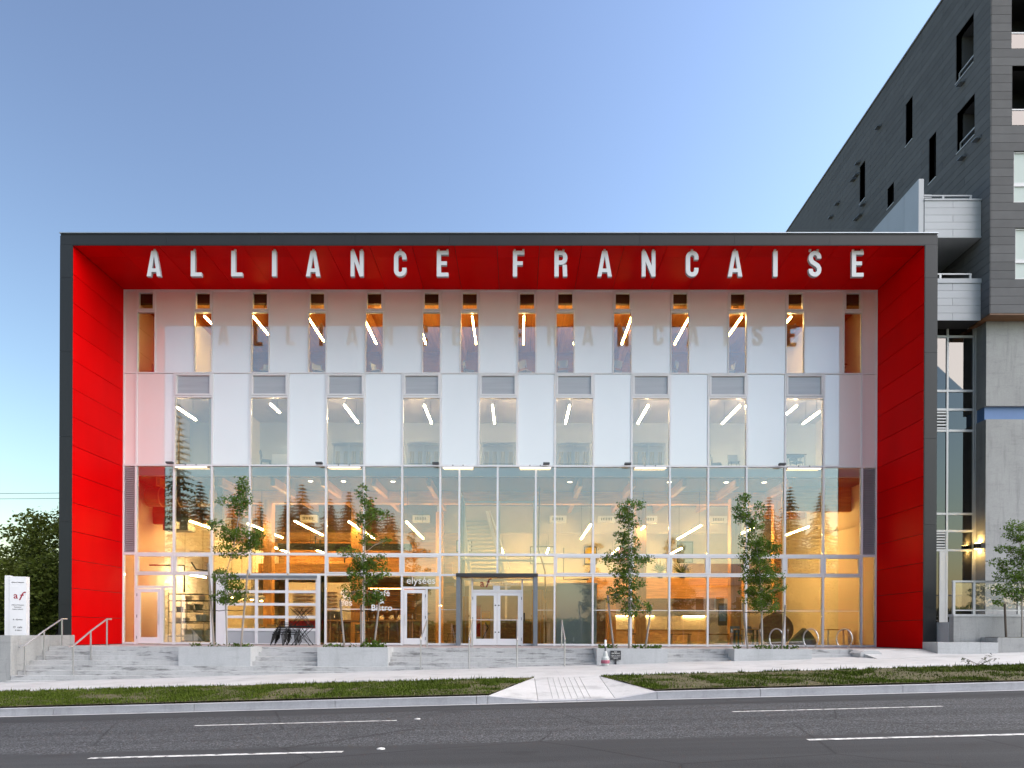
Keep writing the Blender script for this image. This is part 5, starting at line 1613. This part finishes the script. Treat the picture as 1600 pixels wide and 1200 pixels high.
PL = [('concrete planter set into the steps under the leftmost young tree', -10.35, -7.97), ('concrete planter set into the steps before the cafe window', -5.77, -3.45), ('concrete planter on the steps bearing the black notice', 3.4, 5.72), ('concrete planter left of the bike racks', 7.9, 10.42)]
gc = MB()
rg = random.Random(77)
for lab, a, b in PL:
    t = thing('step_planter', lab, 'planter', ((a + b) / 2, -5.1, -0.6), 'planters in the steps')
    MB().ring(a, b, 0, 1, 0.01, 0, 1)
    m = MB()
    m.box(a, b, -5.62, -5.50, -1.2, 0.03).box(a, b, -4.72, -4.60, -1.2, 0.03).box(a, a + 0.12, -5.498, -4.722, -1.2, 0.03).box(b - 0.12, b, -5.498, -4.722, -1.2, 0.03)
    m.build('box_wall', 'planter', t)
    bx('soil', 'soil', a + 0.12, b - 0.12, -5.5, -4.72, -1.0, -0.03, t)
    m = MB()
    for _ in range(260):
        x, y = rg.uniform(a + .15, b - .15), rg.uniform(-5.45, -4.75)
        cl_ = noise.noise(Vector((x * 1.7, y, 4.0)))
        if cl_ < -0.05: continue
        h = rg.uniform(0.04, 0.16)
        d = Vector((rg.uniform(-1, 1), rg.uniform(-1, 1), rg.uniform(0.2, 1))).normalized() * 0.06
        e = d.cross(Vector((rg.random(), rg.random(), rg.random()))).normalized() * 0.03
        c = Vector((x, y, -0.03 + h))
        m.poly([c - d, c + e, c + d, c - e])
    o = m.build('ground_cover', 'leaf', t); tag(o, kind='stuff')
m = leaves([(-4.0, 0.1, 0.32, 0.12)], -5.25, 130, 0.09, 5)
t = thing('low_shrub', 'small round green shrub at the foot of the second young tree', 'shrub', (-4.0, -5.25, 0.0))
m.build('foliage', 'leaf', t)
MB().tube([(-4.0, -5.25, -0.03), (-4.0, -5.25, 0.12)], 0.012, 5).build('stem', 'barkdk', t)
STK = [(-9.33, -9.57, 2.81, 'left stake of the leftmost young tree'), (-8.45, -8.24, 2.6, 'right stake of the leftmost young tree'), (-4.96, -5.14, 1.61, 'left stake of the tree before the cafe window'), (-4.0, -3.82, 1.61, 'right stake of the tree before the cafe window'), (-4.41, -4.44, 1.44, 'middle stake of the tree before the cafe window'), (4.02, 3.8, 1.79, 'left stake of the tree by the black notice'), (5.04, 5.27, 1.48, 'right stake of the tree by the black notice'), (8.47, 8.3, 1.55, 'left stake of the bushiest young tree'), (9.57, 9.72, 1.49, 'right stake of the bushiest young tree')]
for xa, xb, z, lab in STK:
    t = thing('tree_stake', 'slanting weathered wooden ' + lab, 'stake', (xa, -5.25, -0.03), 'tree stakes')
    MB().tube([(xa, -5.25, -0.1), (xb, -5.2, z)], [0.034, 0.032], 8).build('pole', 'stake', t)
    zt = min(z - 0.15, 1.25)
    f = (zt + 0.1) / (z + 0.1)
    xs = xa + (xb - xa) * f
    tx = {0: -8.92, 1: -8.92, 2: -4.31, 3: -4.31, 4: -4.31, 5: 4.5, 6: 4.5, 7: 8.9, 8: 8.9}[[s[0] for s in STK].index(xa)]
    MB().tube([(xs, -5.22, zt), ((xs + tx) / 2, -5.24, zt - 0.03), (tx, -5.28, zt)], 0.012, 4).build('tie_strap', 'black', t)
for x, z, lab in ((17.5, 1.6, 'thin dark stake beside the tree at the right edge'),):
    tag(MB().tube([(x, -4.55, 0.45), (x - 0.02, -4.5, z)], 0.035, 8).build('tree_stake', 'barkdk'), lab, 'stake', 'tree stakes')

# ================================================================== handrails
def handrail(x, ys, zs, lab, ext=0.25):
    t = thing('handrail', lab, 'handrail', (x, ys[1], zs[1]), 'stainless handrails on the steps')
    H_ = 0.95
    pts = [(x, ys[0] + ext, zs[0] + H_)] + [(x, y, z + H_) for y, z in zip(ys, zs)]
    pts.append((x, ys[-1] - ext, zs[-1] + H_ - 0.05))
    MB().tube(pts, 0.028, 8).build('rail', 'steel', t)
    for y, z in zip(ys, zs):
        MB().tube([(x, y, z - 0.05), (x, y, z + H_ - 0.02)], 0.025, 8).build('post', 'steel', t)
handrail(-15.05, (-4.35, -5.25, -6.15), (0.0, -0.42, -0.9), 'steel handrail against the concrete cheek wall, far left')
handrail(-13.48, (-4.35, -5.25, -6.15), (0.0, -0.42, -0.9), 'steel handrail standing before the left red fin')
for x, lab in ((-2.33, 'steel handrail before the cafe door'), (-0.76, 'steel handrail on the left of the entrance doors'), (0.79, 'steel handrail before the right entrance door'), (2.33, 'steel handrail right of the entrance portal')):
    handrail(x, (-4.35, -5.9), (0.0, -0.62), lab, 0.05)

# ================================================================== bike racks, rock block, cone, notice
for i, (x, lab) in enumerate(((10.35, 'left round steel bike rack, partly before the timber column'), (11.62, 'middle round steel bike rack'), (12.86, 'right round steel bike rack, nearest the red fin'))):
    t = thing('bike_rack', lab, 'bike rack', (x, -2.6, 0.0), 'round bike racks')
    pts = []
    for k in range(21):
        a = R(-60 + 300 * k / 20)
        pts.append((x + 0.06 - 0.135 * math.cos(a), -2.6 + 0.33 * math.cos(a), 0.36 + 0.36 * math.sin(a)))
    MB().tube(pts, 0.026, 8).build('hoop', 'steel', t)
    MB().tube([pts[0], (pts[0][0], pts[0][1], 0.0)], 0.026, 8).build('foot', 'steel', t)
    MB().tube([pts[-1], (pts[-1][0], pts[-1][1], 0.0)], 0.026, 8).build('foot', 'steel', t)
m = MB()
pts = [(12.1, -0.34), (12.75, -0.3), (12.78, -0.12), (12.68, -0.02), (12.5, 0.0), (12.2, -0.01), (12.06, -0.1)]
m.prism(pts, -5.5, -4.75)
tag(m.build('stone_block', 'step'), 'rough pale stone block ending the steps below the bike racks', 'stone')
CX, CY = 3.62, -6.1
cz = z_walk(CX, CY)
t = thing('marker_post', 'slim post with white top and pink ring base before the notice planter', 'post', (CX, CY, cz))
MB().lathe(CX, CY, [(0.12, cz + 0.005), (0.13, cz + 0.06), (0.13, cz + 0.24), (0.09, cz + 0.30)], 14).build('base', 'clearpl', t)
MB().lathe(CX, CY, [(0.132, cz + 0.07), (0.142, cz + 0.09), (0.142, cz + 0.16), (0.132, cz + 0.18)], 14).build('ring', 'pink', t)
MB().lathe(CX, CY, [(0.085, cz + 0.30), (0.07, cz + 0.40), (0.04, cz + 0.47)], 12).build('shoulder', 'clearpl', t)
MB().lathe(CX, CY, [(0.028, cz + 0.47), (0.022, cz + 0.62)], 10).build('neck', 'dkgrey', t)
MB().lathe(CX, CY, [(0.035, cz + 0.62), (0.035, cz + 0.81), (0.02, cz + 0.83)], 10).build('cap', 'white', t)
t = thing('notice_board', 'small black notice with white lettering leaning on the planter', 'sign', (4.0, -5.75, -0.5))
bx('board', 'ink', 3.84, 4.18, -5.68, -5.64, -0.34, -0.04, t)
bx('foot', 'ink', 3.98, 4.04, -5.67, -5.63, z_walk(4, -5.65) - 0.02, -0.341, t)
text_mesh('notice_lettering', 'NO', 0.055, 'white_vinyl', (4.01, -5.684, -0.10), t)
text_mesh('notice_lettering', 'SMOKING', 0.06, 'white_vinyl', (4.01, -5.684, -0.15), t)
for j, s in enumerate(('within six metres', 'of any door or', 'window')):
    text_mesh('notice_lettering', s, 0.045, 'white_vinyl', (4.01, -5.684, -0.215 - 0.045 * j), t)

# ================================================================== stacked stools and folding tables on the plaza
def stool(x, y, z, lab):
    t = thing('stacked_stool', lab, 'stool', (x, y, z), 'stack of black stools')
    bx('seat', 'black', x - 0.2, x + 0.2, y - 0.2, y + 0.2, z + 0.42, z + 0.45, t)
    for sx in (-1, 1):
        for sy in (-1, 1):
            MB().tube([(x + sx * 0.17, y + sy * 0.17, z + 0.42), (x + sx * 0.24, y + sy * 0.24, z)], 0.02, 5).build('leg', 'black', t)
    MB().tube([(x - 0.19, y + 0.2, z + 0.43), (x - 0.2, y + 0.26, z + 0.62), (x + 0.2, y + 0.26, z + 0.62), (x + 0.19, y + 0.2, z + 0.43)], 0.016, 5).build('low_back', 'black', t)
    for k in range(5):
        bx('seat_slat', 'black', x - 0.19, x + 0.19, y - 0.18 + 0.075 * k, y - 0.13 + 0.075 * k, z + 0.451, z + 0.46, t)
for i in range(5):
    stool(-8.55 + 0.04 * i, -1.3 + 0.01 * i, 0.0 + 0.065 * i, '%s black stool of the stack before the overhead cafe door' % ('lowest', 'second lowest', 'middle', 'second highest', 'topmost')[i])
for i in range(3):
    stool(-8.12 + 0.04 * i, -1.1, 0.0 + 0.065 * i, '%s black stool of the shorter stack beside the folding table' % ('lowest', 'middle', 'topmost')[i])
def folding_table(x, y, z, h, flip, lab, top_mat):
    t = thing('folding_table', lab, 'table', (x, y, z), 'folding tables')
    zt = z + h if not flip else z
    bx('tabletop', top_mat, x - 0.42, x + 0.42, y - 0.28, y + 0.28, (z + h - 0.03) if not flip else z, (z + h) if not flip else z + 0.03, t)
    za, zb = (z, z + h - 0.03) if not flip else (z + 0.03, z + h)
    for yy in (y - 0.25, y + 0.25):
        for o_ in (-0.3, 0.0):
            MB().tube([(x - 0.38 + 0.15 * (o_ + .3), yy, za), (x + 0.12 - o_ * 0.8, yy, zb)], 0.012, 5).build('leg', 'black', t)
            MB().tube([(x + 0.38 - 0.15 * (o_ + .3), yy + 0.02, za), (x - 0.12 + o_ * 0.8, yy + 0.02, zb)], 0.012, 5).build('leg', 'black', t)
folding_table(-7.62, -1.3, 0.0, 0.74, False, 'black cross-legged folding table standing before the overhead cafe door', 'black')
folding_table(-7.66, -1.3, 0.741, 0.70, True, 'black folding table turned upside down on top of the other one', 'black')

# weed on the verge
t = thing('verge_weed', 'scraggly dark weed growing at the edge of the verge on the right', 'weed', (13.0, -9.9, z_walk(13, -9.9)))
m = MB(); m2 = MB()
rg = random.Random(9)
for i in range(9):
    a = rg.uniform(0, 6.28)
    h = rg.uniform(0.1, 0.3)
    e = Vector((13.0 + 0.4 * rg.uniform(-1, 1), -9.9 + 0.2 * math.sin(a), z_walk(13, -9.9) + h))
    m.tube([(13.0 + rg.uniform(-.2, .2), -9.9, z_walk(13, -9.9) - 0.05), e], [0.006, 0.003], 4)
    for k in range(5):
        c = e + Vector((rg.uniform(-.12, .12), rg.uniform(-.1, .1), rg.uniform(-.1, .05)))
        d = Vector((rg.uniform(-1, 1), rg.uniform(-1, 1), rg.uniform(-.3, .6))).normalized() * 0.05
        w = d.cross(Vector((0.3, 0.2, 1))).normalized() * 0.022
        m2.poly([c - d, c + w, c + d, c - w])
m.build('stems', 'barkdk', t); m2.build('leaves', 'needle', t)

# ================================================================== hedge and conifers left of the building, utility pole
def shrub(name, lab, x, y, z0, rx, ry, h, n, seed, mat='leafdk', size=0.16, cat='shrub', group=None):
    t = thing(name, lab, cat, (x, y, z0), group)
    rg = random.Random(seed)
    MB().tube([(x, y, z0 - 0.1), (x + 0.1, y, z0 + h * 0.6)], [0.16, 0.05], 8).build('trunk', 'barkdk', t)
    m = MB()
    for _ in range(n):
        while True:
            u = Vector((rg.uniform(-1, 1), rg.uniform(-1, 1), rg.uniform(-1, 1)))
            if 0.45 < u.length < 1: break
        f = 1 + 0.35 * noise.noise(u * 2.2 + Vector((seed, 0, 0)))
        p = Vector((x + u.x * rx * f, y + u.y * ry * f, z0 + h * 0.52 + u.z * h * 0.5 * f))
        for _ in range(3):
            q = p + Vector((rg.gauss(0, .1), rg.gauss(0, .1), rg.gauss(0, .08)))
            d = Vector((rg.uniform(-1, 1), rg.uniform(-1, 1), rg.uniform(-.7, .5))).normalized()
            e = d.cross(Vector((rg.uniform(-1, 1), rg.uniform(-1, 1), rg.uniform(-1, 1)))).normalized()
            s = size * rg.uniform(.6, 1.2)
            m.poly([q - d * s * .6, q + e * s * .33, q + d * s * .6, q - e * s * .33])
    m.build('crown', mat, t)
shrub('laurel_bush', 'yellow-green leafy bush behind the pylon sign', -18.4, 0.4, 0.3, 1.9, 1.2, 3.4, 2600, 3)
shrub('laurel_bush', 'yellow-green leafy bush at the far left edge', -22.0, 0.6, 0.3, 2.2, 1.3, 3.6, 2600, 4)
shrub('laurel_bush', 'dark leafy bush tucked against the left flank of the frame', -17.0, 2.4, 0.3, 1.2, 1.2, 3.0, 1500, 6)
shrub('hedge_tree', 'dense dark tree behind the bushes at the left edge', -21.4, 4.6, 0.3, 3.0, 1.8, 6.0, 4600, 8, 'leafdk', 0.17, 'tree')
def conifer_mesh(x, y, z0, h, r, seed, dens=1.0):
    rg = random.Random(seed)
    m = MB()
    z = z0 + h * 0.06
    while z < z0 + h * 0.985:
        f = (z - z0) / h
        L = r * (1 - f) ** 0.85 * rg.uniform(0.8, 1.15) + 0.08
        nb = max(4, int((5 + 6 * (1 - f)) * dens))
        a0 = rg.uniform(0, 6.28)
        for k in range(nb):
            a = a0 + 6.283 * k / nb + rg.uniform(-.25, .25)
            l = L * rg.uniform(0.65, 1.12)
            dr = Vector((math.cos(a), math.sin(a), 0))
            sd_ = Vector((-math.sin(a), math.cos(a), 0))
            p0 = Vector((x, y, z)); p1 = p0 + dr * l * .55 + Vector((0, 0, 0.03 * l)); p2 = p0 + dr * l - Vector((0, 0, l * 0.22))
            w = 0.16 * l + 0.05
            for q in range(4):
                t0 = 0.2 + 0.2 * q
                c = p0.lerp(p2, t0) + Vector((0, 0, 0.06 * l * math.sin(t0 * 3.1)))
                ww = w * (1.15 - t0) + 0.04
                tip = dr * l * 0.22 - Vector((0, 0, l * 0.09))
                m.poly([c, c + sd_ * ww + tip * .5 - Vector((0, 0, .08 * l)), c + tip])
                m.poly([c, c + tip, c - sd_ * ww + tip * .5 - Vector((0, 0, .08 * l))])
            m.poly([p0, p1 + sd_ * 0.03, p2, p1 - sd_ * 0.03])
        z += h * 0.028 / dens ** .5
    return m
def conifer(lab, x, y, z0, h, r, seed, group=None, dens=1.0):
    t = thing('conifer', lab, 'tree', (x, y, z0), group)
    MB().tube([(x, y, z0 - 0.3), (x, y, z0 + h * 0.97)], [0.02 * h, 0.01], 8).build('trunk', 'barkdk', t)
    conifer_mesh(x, y, z0, h, r, seed, dens).build('crown', 'needle', t)
    return t
conifer('dark spiky conifer rising behind the pylon sign against the left flank', -19.0, 5.2, 0.2, 5.7, 2.1, 1, dens=1.6)
conifer('taller dark conifer at the far left edge', -23.3, 6.0, 0.2, 6.2, 2.4, 2, dens=1.6)
conifer('small dark conifer just left of the frame', -18.0, 8.0, 0.2, 4.8, 1.7, 3, dens=1.6)
t = thing('utility_pole', 'utility pole with wires half hidden behind the left edge of the frame', 'pole', (-24.05, 10.0, 0.0))
MB().tube([(-24.05, 10, -0.5), (-24.05, 10, 9.2)], [0.16, 0.12], 10).build('pole', 'barkdk', t)
MB().box(-24.35, -24.1, 9.9, 10.1, 5.7, 6.7).build('transformer', 'galv', t)
for z, dz_ in ((8.25, -0.35), (7.95, -0.3)):
    MB().tube([(-24.3, 10, z), (-24.2, 10, z + 0.06)], 0.06, 6).build('insulator', 'black', t)
    MB().tube([(-24.3 - 2.0 * k, 10, z - 0.03 * k + 0.004 * k * k + dz_ * 0) for k in range(0, 14)], 0.012, 4).build('wire', 'black', t)

# ================================================================== across the street, seen as reflections in the glazing
proto = conifer('dark conifer across the street, mirrored in the tall glazing', -32.0, -60.0, -1.5, 17.0, 4.6, 50, 'conifers across the street', 2.2)
rg = random.Random(99)
spots = [(-36.5, -62, 1.02), (-29.3, -61, .95), (-26.5, -59, 1.04), (-23.6, -62, .93), (-20.8, -60, 1.0), (-18.0, -61, .95), (-15.6, -62, .88), (-40.0, -60, 1.08), (-34.3, -65, 1.0), (-30.6, -66, 1.03), (-27.8, -65, .95), (-25.0, -66, 1.02), (-22.2, -65, .98), (-19.4, -66, 1.03), (-16.9, -65, .92), (-43.5, -63, 1.0), (33.0, -60, .92), (36.5, -62, 1.0), (40.0, -61, .95), (44.0, -60, 1.05)]
for x, y, s in spots:
    s *= 1.2
    copy_thing(proto, (x * 0.96, y + 4.0, -1.5 + 0.02 * x), rg.uniform(0, 6), None, (s * rg.uniform(.9, 1.15), s * rg.uniform(.9, 1.15), s))
proto['label'] = 'dark conifer across the street, mirrored in the tall glazing'
conifer('very tall conifer across the street, mirrored in the leftmost glazing', -33.6, -41.0, -1.8, 26.0, 4.2, 61, None, 1.5)
ho = thing('house', 'plain pale house across the street, mirrored at the right of the glazing', 'house', (27.0, -58.0, 0.0))
bx('wall', 'cream', 22.0, 32.0, -64.0, -57.0, -1.0, 6.5, ho)
m = MB()
m.v = [(21.4, -56.5, 6.5), (32.6, -56.5, 6.5), (32.6, -64.5, 6.5), (21.4, -64.5, 6.5), (21.4, -60.5, 9.6), (32.6, -60.5, 9.6)]
m.f = [(0, 1, 5, 4), (2, 3, 4, 5), (0, 4, 3), (1, 2, 5), (0, 3, 2, 1)]
m.build('roof', 'char', ho)
for x in (23.5, 26.0, 28.5, 30.5):
    w = MB().ring(x - 0.6, x + 0.6, 3.2, 5.2, 0.1, -57.0 + 0.0, -56.95).build('window', 'white', ho)
    bx('pane', 'slab', x - 0.5, x + 0.5, -56.99, -56.97, 3.3, 5.1, w)

t = thing('added_hedge', 'long dark hedge added across the street to darken the low reflections in the glazing', 'hedge', (0, -46, -1.0))
m = MB()  # hedge added out of view to darken reflections in the ground row
rg = random.Random(4)
for _ in range(9000):
    x = rg.uniform(-68, 68)
    a = rg.uniform(0, 1)
    y, z = (-45.2 + rg.uniform(-.15, .15), rg.uniform(0, 2.6)) if a < 0.7 else (-46 + rg.uniform(-.9, .9), 2.6 + rg.uniform(-.15, .25))
    c = Vector((x, y, z - 0.9 + G * x))
    d = Vector((rg.uniform(-1, 1), rg.uniform(-1, 1), rg.uniform(-1, 1))).normalized()
    e = d.cross(Vector((rg.random(), rg.random(), rg.random()))).normalized()
    m.poly([c - d * .22, c + e * .12, c + d * .22, c - e * .12])
m.build('foliage', 'leafdk', t)
m = MB()
m.v = [(-68, -46.7, -1.2 - 2.1), (68, -46.7, -1.2 + 2.1), (68, -45.3, -1.2 + 2.1), (-68, -45.3, -1.2 - 2.1), (-68, -46.7, 1.6 - 2.1), (68, -46.7, 1.6 + 2.1), (68, -45.3, 1.6 + 2.1), (-68, -45.3, 1.6 - 2.1)]
m.f = [(0, 3, 2, 1), (4, 5, 6, 7), (0, 1, 5, 4), (1, 2, 6, 5), (2, 3, 7, 6), (3, 0, 4, 7)]
m.build('core', 'needle', t)
